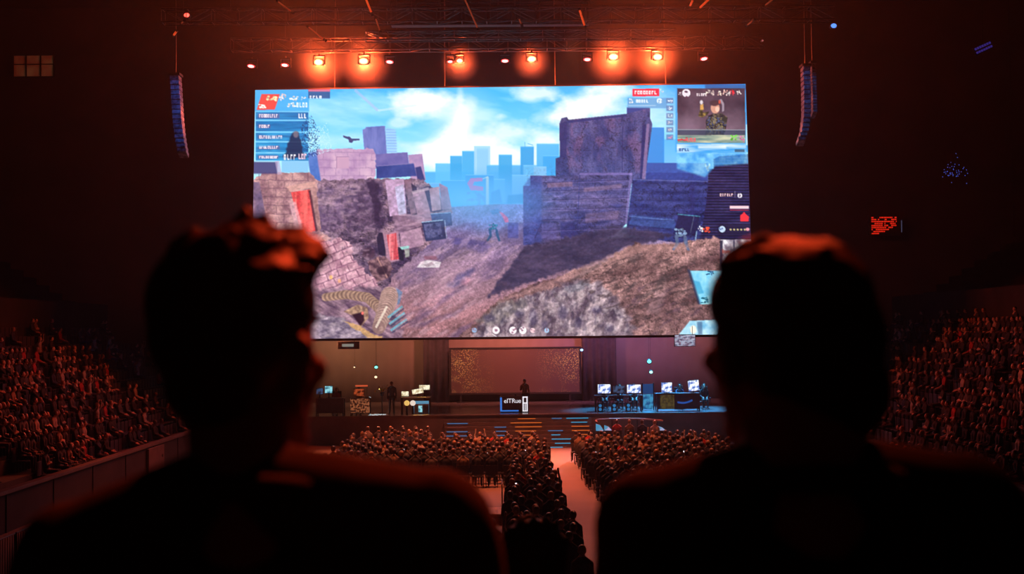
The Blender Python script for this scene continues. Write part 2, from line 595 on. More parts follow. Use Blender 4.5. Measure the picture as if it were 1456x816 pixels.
put(pmask(ragged([(800, 410), (824, 400), (838, 404), (822, 414), (806, 418)], 1, 17)), (96, 96, 110), 0.6, 3)
# --- left: far tower, terrace house, rubble
tw_ = tex((84, 96, 162), (132, 138, 198), fbm(12, 400, 4, 0.6, 2), 1.4)
put(pmask([(513, 186), (517, 184), (518, 182), (545, 180), (548, 221), (516, 222)]), tw_, 1, 1)
put(pmask([(545, 182), (560, 185), (562, 220), (548, 222)]), (168, 202, 238), 0.7, 2)
put((np.sin(GY * 1.6) > 0.2) & pmask([(546, 184), (561, 186), (562, 220), (548, 222)]), (120, 156, 214), 0.5, 1)
put(pmask([(485, 194), (492, 196), (495, 196), (498, 199), (509, 199), (509, 201), (500, 202), (498, 205), (494, 204), (493, 200), (486, 197)]), (62, 62, 108), 0.95, 1)
line(492, 213, 499, 213, 1.0, (120, 120, 160), 0.7)
put(pmask([(531, 221), (577, 218), (580, 240), (531, 242)]), tex((92, 88, 150), (126, 116, 172), n2, 1.4), 1, 1)
put(pmask([(578, 222), (598, 220), (603, 258), (582, 262)]), tex((150, 126, 172), (190, 156, 190), n2, 1.4), 1, 1)
put(pmask([(533, 238), (586, 234), (590, 252), (533, 256)]), tex((44, 58, 118), (70, 82, 146), n2, 1.4), 1, 1)
line(533, 238, 586, 234, 1.5, (124, 118, 168), 0.8)
put(pmask([(588, 240), (596, 238), (602, 258), (592, 262)]), (46, 52, 104), 0.9, 1)
bmort = ((np.mod(GY + n2 * 3, 11) < 0.9) | (np.mod(GX + 8 * (np.floor(GY / 11) % 2) + n2 * 3, 17) < 0.8))
house = tex((172, 136, 176), (226, 192, 210), fbm(12, 420, 5), 1.5)
put(pmask(ragged([(446, 220), (448, 214), (528, 213), (532, 222), (531, 258), (460, 262), (452, 262)], 0.7, 19)), house, 1, 1)
put(bmort & pmask([(446, 216), (530, 216), (531, 258), (452, 260)]), (140, 104, 148), 0.5, 1)
quad(476, 225, 494, 242, (200, 160, 186), 0.9, 1)
line(476, 225, 494, 225, 0.9, (130, 96, 140), 0.8)
line(476, 225, 476, 242, 0.9, (130, 96, 140), 0.8)
put(pmask([(434, 220), (447, 216), (454, 262), (440, 262)]), tex((64, 100, 172), (96, 128, 196), n2, 1.5), 1, 2)
rub = tex((56, 44, 70), (170, 136, 152), fbm(13, 440, 5, 1.3, 0.8), 2.0) * (0.6 + 0.8 * speck[..., None]) * CRK
put(pmask(ragged([(440, 262), (456, 258), (530, 256), (600, 256), (640, 300), (630, 330), (600, 356), (560, 390), (540, 420), (445, 420), (445, 330)], 1.2, 21)), rub, 1, 1)
put(pmask(ragged([(440, 276), (500, 262), (540, 268), (520, 300), (445, 330)], 2, 23)), tex((92, 74, 110), (190, 156, 172), fbm(9, 450, 4, 1.8, 0.6), 2), 0.6, 4)
put(pmask(ragged([(488, 300), (500, 280), (520, 262), (540, 270), (546, 320), (520, 330), (490, 328)], 2, 25)), (58, 44, 74), 0.5, 4)
put(pmask(ragged([(520, 258), (546, 258), (540, 278), (524, 280)], 2, 26)), (62, 50, 80), 0.6, 3)
put(pmask(ragged([(446, 312), (484, 300), (486, 326), (450, 332)], 2, 27)), (76, 58, 90), 0.6, 4)
for i, (x0, y0, x1, y1, x2, y2, x3, y3, c, dark) in enumerate([
        (545, 258, 572, 256, 576, 306, 552, 310, (192, 158, 190), 0), (559, 268, 571, 264, 575, 308, 565, 310, (196, 184, 214), 0), (572, 258, 582, 256, 592, 304, 582, 308, (128, 98, 116), 0),
        (582, 262, 590, 268, 596, 304, 590, 306, (58, 46, 72), 1), (584, 276, 606, 270, 612, 306, 592, 312, (172, 130, 150), 0), (600, 268, 610, 266, 616, 300, 610, 304, (62, 50, 78), 1),
        (608, 270, 622, 267, 625, 300, 612, 302, (182, 138, 156), 0), (622, 262, 634, 268, 640, 298, 626, 300, (150, 116, 146), 0)]):
    put(pmask([(x0, y0), (x1, y1), (x2, y2), (x3, y3)]), tex([v * 0.82 for v in c], [min(255, v * 1.14) for v in c], fbm(6, 460 + i, 4), 1.5), 1, 1)
put(pmask([(583, 274), (607, 268), (608, 272), (584, 278)]), (214, 176, 188), 0.7, 1)
put(pmask(ragged([(556, 308), (600, 306), (640, 300), (640, 306), (600, 322), (560, 336)], 0.8, 29)), tex((110, 84, 108), (186, 150, 170), fbm(7, 470, 4, 2, 0.6), 1.7), 0.9, 2)
# consoles lying by the wall
put(pmask([(610, 306), (639, 303), (641, 322), (614, 326)]), (66, 76, 118), 1, 1)
line(610, 306, 639, 304, 1.4, (140, 160, 196), 0.7)
put(pmask([(597, 318), (628, 314), (632, 341), (603, 345)]), (50, 54, 88), 1, 1)
put(pmask([(600, 321), (624, 318), (627, 338), (604, 341)]), tex((40, 46, 80), (100, 100, 140), n3, 1.8), 1, 1)
line(597, 318, 628, 314.5, 1.6, (152, 176, 206), 0.85)
line(630, 315, 633, 340, 1.3, (150, 164, 196), 0.75)
put(pmask([(566, 333), (596, 325), (601, 350), (568, 358)]), tex((150, 116, 140), (196, 158, 178), n2, 1.6), 0.9, 1)
# red doors, arch and crate
put(pmask([(533, 340), (536, 333), (541, 333), (545, 340), (546, 366), (536, 364)]), (40, 34, 56), 0.95, 1)
put(pmask([(542, 334), (564, 330), (569, 371), (549, 376)]), (168, 126, 146), 1, 1)
put(pmask([(547, 336), (561, 333), (566, 370), (553, 372)]), tex((190, 78, 88), (236, 140, 146), vnoise(2.2, 30, 480), 1.6), 1, 1)
put(pmask([(563, 353), (572, 354), (572, 373), (565, 371)]), (30, 28, 44), 0.95, 1)
put(pmask([(566, 353), (580, 351), (579, 355), (569, 357)]), (158, 208, 204), 0.95, 1)
put(pmask([(573, 357), (580, 356), (580, 366), (574, 368)]), (170, 174, 164), 0.8, 1)
disc(522, 362, 9, 8, (70, 48, 64), 0.8, 3)
put(pmask(ragged([(520, 374), (536, 366), (550, 370), (557, 384), (548, 398), (534, 404), (522, 384)], 1.2, 31)), tex((72, 50, 62), (150, 112, 118), n3, 2), 0.95, 1)
line(534, 368, 548, 396, 1.8, (176, 132, 128), 0.8)
disc(541, 386, 8, 6, (42, 28, 42), 0.8, 2)
put(pmask([(596, 374), (606, 371), (625, 374), (622, 382), (590, 382)]), (222, 210, 216), 0.95, 1)
put(pmask([(600, 378), (612, 374), (616, 378), (604, 381)]), (160, 140, 152), 0.8, 1)
put(pmask([(600, 366), (618, 365), (620, 371), (602, 371)]), (134, 88, 106), 0.8, 2)
put(pmask([(694, 301), (706, 298), (710, 304), (698, 307)]), (62, 104, 158), 0.8, 2)
put(pmask([(707, 302), (713, 304), (720, 311), (721, 317), (716, 318), (713, 311)]), (226, 96, 128), 0.85, 1)
put(pmask([(652, 402), (660, 394), (668, 398), (660, 408)]), (222, 146, 160), 0.35, 4)


def soldier(x, y, s, c0, c1, seed):
    lump(x, y - 9 * s, 12 * s, 8 * s, c0, seed, 16)
    put(pmask([(x - 7 * s, y - 6 * s), (x - 3 * s, y - 8 * s), (x - 2 * s, y + 5 * s), (x - 8 * s, y + 12 * s), (x - 10 * s, y + 11 * s), (x - 6 * s, y + 3 * s)]), c1, 0.9, 1)
    put(pmask([(x + 3 * s, y - 8 * s), (x + 7 * s, y - 5 * s), (x + 9 * s, y + 5 * s), (x + 11 * s, y + 12 * s), (x + 8 * s, y + 12 * s), (x + 4 * s, y + 3 * s)]), c1, 0.9, 1)
    lump(x, y - 12 * s, 6 * s, 5 * s, [v * 0.7 for v in c0], seed + 1, 8)


soldier(699, 333, 0.95, (52, 110, 140), (42, 76, 112), 41)
put(pmask(ragged([(640, 340), (690, 344), (688, 350), (640, 348)], 1, 42)), (70, 66, 120), 0.5, 3)
soldier(965, 342, 1.2, (132, 156, 190), (90, 104, 136), 43)
lump(762, 326, 10, 12, (58, 52, 92), 45, 10, 0.6)
# --- near left: brick house with a red door, fallen brick wall, hose creature
mortar2 = (np.mod(GY - 0.02 * GX + n2 * 3, 12) < 1.1) | (np.mod(GX + 11 * (np.floor((GY - 0.02 * GX) / 12) % 2) + n2 * 4, 23) < 1.0)
nb = tex((128, 92, 104), (214, 168, 166), fbm(11, 500, 5), 1.7) * (0.84 + 0.32 * speck[..., None])
put(pmask(ragged([(352, 262), (372, 248), (436, 247), (448, 258), (452, 330), (470, 342), (440, 352), (352, 352)], 0.8, 51)), nb, 1, 1)
put(mortar2 & pmask([(360, 250), (436, 248), (444, 330), (360, 350)]), (96, 66, 84), 0.6, 1)
quad(356, 233, 392, 250, (66, 60, 104), 0.9, 2)
put(pmask([(388, 232), (394, 231), (398, 250), (392, 251)]), (188, 168, 200), 0.7, 1)
quad(398, 231, 436, 248, (138, 194, 232), 0.9, 1)
put(pmask([(352, 262), (366, 262), (382, 345), (352, 352)]), tex((84, 72, 104), (140, 114, 136), n2, 1.6), 0.9, 1)
put(pmask([(404, 268), (446, 260), (446, 268), (410, 276)]), (206, 158, 152), 0.9, 1)
put(pmask([(411, 276), (438, 272), (448, 330), (438, 333), (424, 330)]), tex((196, 62, 68), (240, 112, 108), vnoise(2.6, 40, 510), 1.5), 1, 1)
put(pmask([(438, 270), (446, 268), (454, 328), (448, 333)]), tex((136, 100, 104), (196, 150, 148), n2, 1.6), 1, 1)
put(pmask([(436, 274), (439, 273), (449, 331), (446, 332)]), (66, 40, 56), 0.8, 1)
put(pmask([(408, 290), (418, 290), (430, 336), (420, 340)]), (226, 176, 184), 0.7, 2)
Xb, Yb = rot_xy(-22, 445, 350)
fall = tex((164, 118, 136), (234, 186, 198), fbm(6, 520, 4), 1.7)
fm = pmask(ragged([(352, 372), (446, 350), (480, 339), (498, 350), (500, 368), (516, 388), (530, 396), (536, 410), (500, 418), (446, 420), (400, 432), (352, 440)], 1.4, 53))
put(fm, fall, 1, 1)
put(((np.mod(Yb + n2 * 3, 11) < 1.2) | (np.mod(Xb + 8 * (np.floor((Yb + n2 * 3) / 11) % 2) + n2 * 4, 17) < 1.2)) & fm, (104, 68, 90), 0.75, 1)
disc(468, 396, 2.5, 3, (250, 190, 120), 0.8, 1)
disc(480, 401, 2.5, 3, (246, 176, 130), 0.7, 1)
put(pmask(ragged([(350, 440), (400, 424), (440, 412), (470, 410), (540, 410), (560, 440), (575, 487), (350, 487)], 2, 55)), tex((78, 58, 78), (176, 142, 156), fbm(9, 530, 4, 2.2, 0.6, *rot_xy(30)), 2), 0.95, 3)
put(pmask(ragged([(350, 462), (446, 448), (484, 452), (520, 474), (540, 485), (350, 487)], 1.5, 56)), tex((96, 84, 104), (190, 170, 182), fbm(5, 540, 3, 1.5, 0.8), 2), 0.9, 3)


def hose(pts, w0, w1, c0, c1, ring, seed):
    n = 60
    for k in range(n):
        u = k / (n - 1) * (len(pts) - 1)
        i = min(int(u), len(pts) - 2)
        f_ = u - i
        x = pts[i][0] * (1 - f_) + pts[i + 1][0] * f_
        y = pts[i][1] * (1 - f_) + pts[i + 1][1] * f_
        w = w0 + (w1 - w0) * k / n
        dark = (k // ring) % 2
        dx, dy = pts[i + 1][0] - pts[i][0], pts[i + 1][1] - pts[i][1]
        L = math.hypot(dx, dy)
        put(((GX - x) ** 2 + (GY - y) ** 2 < (w / 2) ** 2), c0 if dark else c1, 0.85, 1)
        disc(x + dy / L * w * 0.2, y - dx / L * w * 0.2, w * 0.18, w * 0.18, [min(255, v * 1.35) for v in c1], 0.25)


hose([(460, 424), (490, 420), (520, 424), (536, 438)], 11, 15, (118, 92, 86), (174, 140, 122), 2, 1)
hose([(536, 438), (540, 452), (534, 462)], 12, 9, (118, 92, 90), (176, 142, 124), 3, 2)
put(pmask([(486, 444), (506, 434), (520, 438), (522, 452), (510, 466), (506, 452)]), tex((112, 84, 76), (206, 168, 136), n3, 1.6), 0.9, 1)
put(pmask([(498, 448), (514, 444), (516, 456), (510, 464)]), (40, 20, 34), 0.95, 2)
disc(513, 446, 1.8, 2.2, (240, 120, 110), 0.9, 1)
hose([(552, 422), (546, 440), (536, 466)], 26, 18, (140, 110, 108), (184, 152, 142), 2, 3)
line(548, 436, 532, 466, 3.4, (240, 222, 206), 0.75)
put(pmask([(560, 410), (570, 416), (566, 432), (562, 436), (564, 420)]), (100, 122, 156), 0.85, 1)
for k in range(3):
    line(549 + k * 2, 452 + k * 9, 570 + k * 3, 436 + k * 9, 3.2, (116, 176, 196), 0.75)
    line(551 + k * 2, 455 + k * 9, 572 + k * 3, 439 + k * 9, 1.6, (46, 60, 92), 0.7)
put(pmask(ragged([(484, 456), (506, 462), (530, 476), (542, 478), (540, 482), (520, 480)], 0.8, 57)), (206, 160, 108), 0.8, 1)
# mist lying between the houses, light streaks on the slope, loose stones
put(np.clip(1 - np.hypot((GX - 730) / 110, (GY - 290) / 60), 0, 1), (92, 138, 220), 0.34)
put(np.clip(1 - np.hypot((GX - 850) / 150, (GY - 270) / 70), 0, 1), (84, 104, 176), 0.22)
put(pmask(ragged([(866, 362), (900, 348), (958, 345), (990, 352), (930, 356), (890, 364), (800, 392)], 1.2, 801)), (190, 146, 140), 0.45, 3)
put(pmask(ragged([(702, 432), (756, 407), (806, 391), (856, 377), (850, 382), (760, 414)], 1.0, 802)), (196, 152, 152), 0.4, 3)
put(np.clip((fbm(5, 803, 3, 2.6, 0.7, *rot_xy(-32)) - 0.56) * 8, 0, 1) * pmask([(560, 400), (640, 340), (740, 345), (690, 424), (640, 480), (560, 480)]), (206, 170, 184), 0.35, 1)
put(np.clip((fbm(6, 804, 3, 0.8, 1.2, *rot_xy(25)) - 0.58) * 9, 0, 1) * pmask([(664, 482), (705, 432), (790, 408), (850, 402), (900, 470), (890, 482)]), (226, 208, 214), 0.38, 1)
put(np.clip((fbm(6, 805, 3, 0.8, 1.3, *rot_xy(25)) - 0.58) * 9, 0, 1) * pmask([(664, 482), (705, 432), (790, 408), (850, 402), (900, 470), (890, 482)]), (62, 54, 74), 0.4, 1)
put(np.clip((fbm(5, 806, 3, 2.4, 0.6, *rot_xy(-20)) - 0.57) * 9, 0, 1) * pmask([(820, 400), (880, 366), (980, 362), (985, 440), (900, 470), (850, 430)]), (60, 48, 52), 0.6, 1)
put(np.clip((fbm(5, 807, 3, 1.8, 0.7) - 0.56) * 9, 0, 1) * pmask([(450, 262), (542, 260), (548, 310), (530, 350), (520, 380), (450, 335)]), (206, 172, 190), 0.32, 1)
put(np.clip((fbm(5, 808, 3, 1.0, 1.3) - 0.56) * 9, 0, 1) * pmask([(450, 262), (542, 260), (548, 310), (530, 350), (520, 380), (450, 335)]), (50, 38, 60), 0.4, 1)
put(pmask(ragged([(519, 262), (530, 258), (538, 268), (534, 282), (540, 296), (536, 318), (528, 316), (530, 292), (524, 280)], 1.6, 809)), (46, 34, 58), 0.8, 2)
for yb in (258, 270, 283, 297, 311, 326):
    line(770, yb + 3, 893, yb - 2 + (yb - 258) * 0.02, 1.0, (44, 42, 86), 0.5)
    line(770, yb + 4.4, 893, yb - 0.6, 1.0, (138, 120, 166), 0.3)
    line(900, yb + 2, 1004, yb + 4, 1.0, (34, 38, 82), 0.5)
put(pmask([(828, 268), (882, 262), (882, 268), (828, 274)]), (150, 118, 138), 0.45, 2)
put(pmask([(830, 305), (878, 300), (876, 312), (830, 318)]), (140, 112, 140), 0.4, 2)
put(pmask([(776, 262), (812, 259), (812, 266), (776, 268)]), (156, 116, 130), 0.45, 2)
low_ = np.clip((GY - 292 + 40 * (GX < 600) + 60 * (GX > 745)) / 20, 0, 1)[..., None]
grain = (0.5 * fbm(3.2, 700, 3, 2.2, 0.8, *rot_xy(-24)) + 0.5 * fbm(2.6, 720, 2))[..., None]
CAN[:] = CAN * (1 + low_ * (grain - 0.5) * 0.5)
# --- overlay: score list, top left
quad(358, 126, 437, 160, (56, 158, 226), 0.75, 1)
put(pmask([(369, 135), (395, 135), (388, 157), (362, 158)]), (232, 84, 78), 1, 1)
lump(383, 141, 13, 7, (246, 214, 170), 61, 16)
lump(371, 152, 11, 7, (255, 236, 226), 62, 16)
lump(399, 139, 8, 9, (236, 230, 240), 63, 14)
lump(415, 141, 11, 6, (240, 248, 252), 64, 14)
lump(429, 141, 6, 4, (236, 246, 252), 65, 10)
lump(412, 150, 10, 6, (240, 248, 252), 66, 16)
glyphs(419, 147, 434, 154, (238, 248, 252), 67, 4.2)
for i, (y0, y1, tx1, th) in enumerate([(161, 172, 394, 5.0), (174, 189, 381, 4.2), (191, 203, 398, 4.2), (205, 219, 394, 4.0), (221, 231, 392, 3.4)]):
    quad(361, y0, 436, y1, tex((10, 84, 150), (40, 140, 200), fbm(8, 590 + i, 3, 5, 0.4), 1.8), 0.9, 1)
    line(361, y0 - 0.8, 436, y0 - 1.2, 1.8, (116, 196, 236), 0.55)
    ym = (y0 + y1) / 2
    quad(364, ym - th / 2 - 0.8, tx1 + 1, ym + th / 2 + 0.8, (140, 78, 120), 0.45, 1)
    glyphs(366, ym - th / 2, tx1, ym + th / 2, (255, 232, 240), 70 + i, 3.0)
put(np.clip((fbm(5, 600, 3, 3.0, 0.5) - 0.5) * 5, 0, 1) * pmask([(361, 190), (436, 190), (436, 231), (361, 231)]), (72, 170, 220), 0.5, 1)
glyphs(422, 163, 434, 170, (250, 244, 248), 80, 4.0)
put(pmask(ragged([(400, 226), (406, 206), (414, 190), (422, 190), (426, 208), (432, 228)], 1.4, 81)), (20, 32, 62), 0.85, 2)
disc(418, 193, 4, 5, (128, 116, 128), 0.8, 2)
put((speck > 0.56) & pmask([(424, 180), (440, 165), (452, 190), (452, 222), (430, 228)]), (20, 40, 92), 0.7)
put((speck < 0.43) & pmask([(430, 190), (462, 176), (470, 215), (440, 226)]), (206, 240, 250), 0.7)
glyphs(401, 222, 416, 230, (236, 230, 236), 83, 4.6)
glyphs(422, 221, 434, 229, (232, 196, 214), 84, 4.0)
quad(436, 126, 467, 141, (26, 70, 124), 0.8, 1)
quad(436, 125, 467, 131, (236, 120, 142), 0.85, 1)
glyphs(438, 137, 456, 141, (236, 244, 250), 85, 4.4)
# --- overlay, top right
put(pmask([(897, 125), (935, 124), (935, 135), (897, 136)]), (232, 56, 78), 1, 1)
glyphs(900, 127.5, 933, 133, (255, 226, 232), 91, 4.0)
lump(938, 127, 5, 4, (244, 250, 255), 92, 8)
quad(890, 138, 946, 153, (98, 150, 200), 0.72, 1)
glyphs(902, 140.5, 921, 145, (240, 248, 252), 93, 3.6)
lump(895, 142, 6, 7, (236, 244, 250), 94, 10)
badge(935, 142, 4, (226, 240, 248), (120, 170, 210), 95)
line(891, 149, 930, 149, 1.4, (190, 214, 234), 0.6)
for i, y in enumerate((142, 153, 164, 174, 184, 195)):
    quad(945, y - 4, 955, y + 4, (92, 108, 156), 0.65, 1)
    lump(950, y, 6, 4, ((250, 250, 252), (240, 244, 250), (226, 246, 252), (232, 222, 232), (232, 210, 214), (222, 150, 190))[i], 100 + i, 9)
quad(958, 120, 1062, 216, (70, 156, 222), 0.8, 2)
put(pmask([(1000, 118), (1060, 118), (1060, 126), (1000, 126)]), (40, 76, 132), 0.7, 2)
fc = tex((44, 34, 46), (140, 114, 130), fbm(26, 620, 4) * 0.7 + np.clip((GY - 150) / 40, 0, 1) * 0.35, 1.3)
put(pmask([(960, 124), (1056, 123), (1057, 193), (961, 194)]), fc, 1, 1)
put(np.clip(1 - np.hypot((GX - 978) / 26, (GY - 180) / 20), 0, 1), (150, 124, 146), 0.5)
badge(973, 130.5, 6, (240, 232, 240), (90, 60, 80), 111)
lump(964, 131, 4, 5, (240, 230, 236), 112, 7)
glyphs(988, 131, 1004, 135, (232, 216, 222), 113, 3.0)
for i, (x, c) in enumerate(((1004, (246, 232, 220)), (1011, (226, 206, 200)), (1020, (250, 216, 200)), (1028, (250, 190, 180)), (1033, (240, 226, 226)), (1038, (240, 60, 70)), (1048, (250, 232, 226)))):
    lump(x, 130, 6, 7, c, 114 + i, 10)
# the figure in the inset picture: a man in a mottled jacket with a hand raised
put(pmask(ragged([(1000, 192), (1001, 178), (1003, 164), (1012, 160), (1024, 160), (1031, 165), (1030, 178), (1027, 192)], 0.8, 121)), tex((26, 24, 34), (120, 106, 88), fbm(5, 640, 3), 3.0), 1, 1)
put((speck > 0.57) & pmask([(1000, 190), (1003, 164), (1031, 165), (1028, 190)]), (190, 178, 110), 0.6)
put((speck < 0.42) & pmask([(1000, 190), (1003, 164), (1031, 165), (1028, 190)]), (110, 130, 180), 0.6)
put(pmask([(1003, 162), (996, 166), (990, 164), (993, 154), (996, 155), (997, 159), (1006, 157)]), tex((48, 44, 38), (150, 124, 70), n3, 2), 1, 1)
put(pmask([(993, 155), (993, 148), (997, 146), (998, 155)]), (206, 156, 92), 1, 1)
disc(994.5, 144, 2.2, 3.2, (216, 206, 212), 1, 1)
put(pmask([(1026, 163), (1032, 166), (1030, 174), (1024, 170)]), (46, 44, 40), 0.9, 1)
disc(1014, 152, 6.2, 8.2, (206, 152, 134), 1, 1)
disc(1013, 145, 7, 4.2, (70, 50, 56), 0.95, 1)
disc(1017, 154, 3, 4, (250, 206, 186), 0.8, 1)
put(pmask([(1020, 140), (1023, 139), (1027, 146), (1027, 156), (1024, 158), (1024, 148)]), (190, 176, 190), 0.7, 1)
quad(1019, 141, 1022, 146, (220, 90, 70), 0.8, 1)
quad(961, 184, 1057, 192, (46, 62, 84), 0.65, 1)
line(961, 184, 1057, 184, 1.0, (170, 180, 186), 0.7)
put(pmask([(961, 192), (1057, 191), (1057, 203), (961, 203)]), tex((92, 120, 120), (206, 206, 176), fbm(7, 650, 4, 4, 0.5), 2), 1, 1)
lump(968, 198, 12, 6, (226, 74, 84), 131, 12)
glyphs(975, 196, 986, 201, (236, 92, 100), 132, 3)
lump(1040, 195, 9, 7, (110, 190, 80), 133, 14)
lump(1052, 197, 7, 8, (206, 130, 170), 134, 12)
put(pmask([(960, 205), (1058, 204), (1058, 217), (960, 218)]), tex((72, 160, 226), (246, 252, 255), fbm(12, 660, 4, 4, 0.4), 2.4), 1, 1)
quad(990, 207, 1030, 211, (255, 255, 255), 0.7, 2)
glyphs(963, 211, 980, 215, (60, 90, 150), 135, 4)
quad(1042, 212, 1056, 216, (60, 80, 100), 0.8, 1)
put(pmask([(960, 218), (1060, 217), (1062, 232), (1014, 236), (1000, 252), (980, 246), (960, 240)]), tex((52, 136, 216), (150, 220, 250), n2, 1.8), 0.75, 3)
lump(1003, 239, 7, 12, (170, 214, 236), 136, 12, 0.7)
quad(1058, 176, 1063, 206, (206, 240, 252), 0.9, 1)
# --- overlay, lower right
glyphs(1021, 275.5, 1041, 279.5, (255, 206, 206), 141, 3.2)
line(1042, 272, 1042, 281, 0.8, (220, 200, 214), 0.8)
badge(1049, 278, 3.4, (226, 220, 230), (70, 50, 80), 142)
quad(1035, 293, 1062, 297, (250, 206, 214), 1, 1)
line(1035, 299, 1062, 299, 1.0, (186, 60, 80), 0.9)
put(pmask([(1050, 306), (1053, 304), (1055, 301), (1058, 305), (1062, 308), (1061, 315), (1050, 315)]), (236, 60, 70), 1, 1)
quad(1018, 319, 1064, 335, (30, 26, 50), 0.6, 2)
lump(993, 326, 7, 8, (250, 240, 246), 143, 12)
lump(1002, 327, 9, 7, (250, 92, 70), 144, 14)
line(986, 342, 988, 329, 1.4, (150, 186, 216), 0.8)
badge(1024, 326, 4.6, (196, 216, 240), (100, 120, 170), 145)
for k in range(5):
    disc(1036 + k * 5, 326.5, 1.6, 1.2, (230, 214, 150), 0.9, 1)
disc(1060, 326, 2.6, 2.4, (250, 170, 180), 0.9, 1)
put(pmask([(1022, 341), (1065, 340), (1066, 376), (1022, 376)]), tex((110, 96, 112), (250, 244, 248), fbm(6, 670, 4), 2.2), 1, 1)
put(pmask([(1021, 342), (1025, 342), (1025, 376), (1021, 376)]), (36, 32, 52), 0.9, 1)
put(np.clip((fbm(7, 680, 4) - 0.55) * 8, 0, 1) * pmask([(1024, 352), (1046, 346), (1066, 360), (1066, 376), (1024, 376)]), (160, 70, 62), 0.7, 1)
quad(1040, 341, 1042, 366, (40, 40, 70), 0.8, 1)
quad(1020, 376, 1072, 386, (54, 42, 52), 0.7, 2)
put(pmask([(978, 385), (1046, 385), (1046, 430), (992, 432)]), tex((98, 186, 226), (196, 244, 252), fbm(14, 690, 4), 1.6), 1, 1)
put(pmask([(982, 398), (992, 400), (998, 416), (990, 418)]), (60, 150, 196), 0.7, 2)
lump(1007, 388, 10, 5, (30, 70, 110), 151, 12)
lump(999, 426, 10, 7, (26, 96, 120), 152, 14)
put(pmask([(974, 382), (979, 384), (994, 432), (990, 432)]), (34, 46, 76), 0.7, 2)
put(pmask([(978, 455), (1020, 453), (1020, 476), (960, 477)]), tex((110, 176, 214), (206, 240, 250), n2, 1.6), 1, 1)
disc(983, 467, 4.5, 6, (255, 244, 228), 1, 2)
put(pmask([(988, 456), (996, 456), (996, 474), (990, 474)]), (70, 96, 130), 0.7, 2)
# --- icons along the foot of the picture
for x, c in ((672, (150, 176, 210)), (703, (246, 236, 240)), (727, (252, 240, 244)), (741, (250, 246, 246)), (755, (248, 206, 212)), (775, (170, 196, 226))):
    badge(x, 469, 5.2 if x in (703, 727, 741) else 3.4, c, (150, 110, 130), int(x))
line(697, 474, 704, 478, 1.4, (240, 226, 230), 0.8)
CAN[:] = blur(CAN, 1)
g_ = CAN.mean(axis=2, keepdims=True)
CAN[:] = g_ + (CAN - g_) * 1.16
CAN[:] = np.clip(CAN, 0, 255)
put(np.clip(1 - np.hypot((GX - 672) / 120, (GY - 288) / 44), 0, 1), (104, 190, 248), 0.6)
CAN[:] = 255 * (CAN / 255) ** 0.93
CAN[:] = np.clip(CAN + 0.55 * (CAN - blur(CAN, 3)), 0, 255)
# ------------------------------------------------------------------ the hall itself
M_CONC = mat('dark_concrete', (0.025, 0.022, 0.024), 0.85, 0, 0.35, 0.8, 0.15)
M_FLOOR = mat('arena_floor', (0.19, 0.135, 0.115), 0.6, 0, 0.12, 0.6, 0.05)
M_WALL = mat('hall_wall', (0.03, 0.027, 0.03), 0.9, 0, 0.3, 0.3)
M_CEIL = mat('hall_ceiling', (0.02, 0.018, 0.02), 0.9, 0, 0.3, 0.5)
M_BLACK = mat('black_metal', (0.025, 0.024, 0.026), 0.5, 0.3, 0.2, 6)
M_STEEL = mat('truss_metal', (0.12, 0.11, 0.11), 0.45, 0.7, 0.2, 9)
M_RAIL = mat('painted_rail', (0.14, 0.11, 0.11), 0.5, 0.2, 0.15, 5)
M_PLAST = mat('seat_plastic', (0.04, 0.03, 0.045), 0.5, 0, 0.2, 4)
M_CHAIR = mat('chair_fabric', (0.03, 0.028, 0.03), 0.8, 0, 0.3, 12)
M_DRAPE = mat('black_drape', (0.06, 0.055, 0.065), 0.95, 0, 0.2, 3)
M_BACK = mat('stage_back_cloth', (0.30, 0.26, 0.24), 0.95, 0, 0.1, 0.5)
M_STAGE = mat('stage_deck', (0.16, 0.14, 0.14), 0.22, 0, 0.2, 1.5)
M_FASCIA = mat('stage_fascia', (0.16, 0.13, 0.13), 0.8, 0, 0.2, 1.2)
M_WHITE = mat('white_laminate', (0.75, 0.74, 0.72), 0.4, 0, 0.05, 3)
M_DESK = mat('dark_desk', (0.05, 0.045, 0.05), 0.4, 0, 0.2, 4)

HX, HY0, HY1, HZ = 42.0, -8.0, 94.0, 31.0


def struct(name, bm, m, smooth=False):
    o = obj(name, bm, m, None, smooth)
    o['kind'] = 'structure'
    return o


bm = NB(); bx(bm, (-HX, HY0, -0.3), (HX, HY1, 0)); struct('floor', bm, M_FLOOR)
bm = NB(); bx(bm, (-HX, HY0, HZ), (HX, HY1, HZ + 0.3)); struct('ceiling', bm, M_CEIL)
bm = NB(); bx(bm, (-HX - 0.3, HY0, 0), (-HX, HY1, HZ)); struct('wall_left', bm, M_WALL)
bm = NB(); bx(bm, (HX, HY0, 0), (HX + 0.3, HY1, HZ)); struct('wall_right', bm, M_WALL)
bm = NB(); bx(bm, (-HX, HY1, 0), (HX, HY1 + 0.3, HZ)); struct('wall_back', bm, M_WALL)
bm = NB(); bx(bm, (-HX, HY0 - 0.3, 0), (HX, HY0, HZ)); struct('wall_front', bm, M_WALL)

# side stands: stepped terraces, each with a parapet toward the floor
ROWS, ROW_D, ROW_H, ST_X, ST_Z = 11, 0.92, 0.5, 15.9, 0.55
ST_Y0, ST_Y1 = 24.0, 82.0


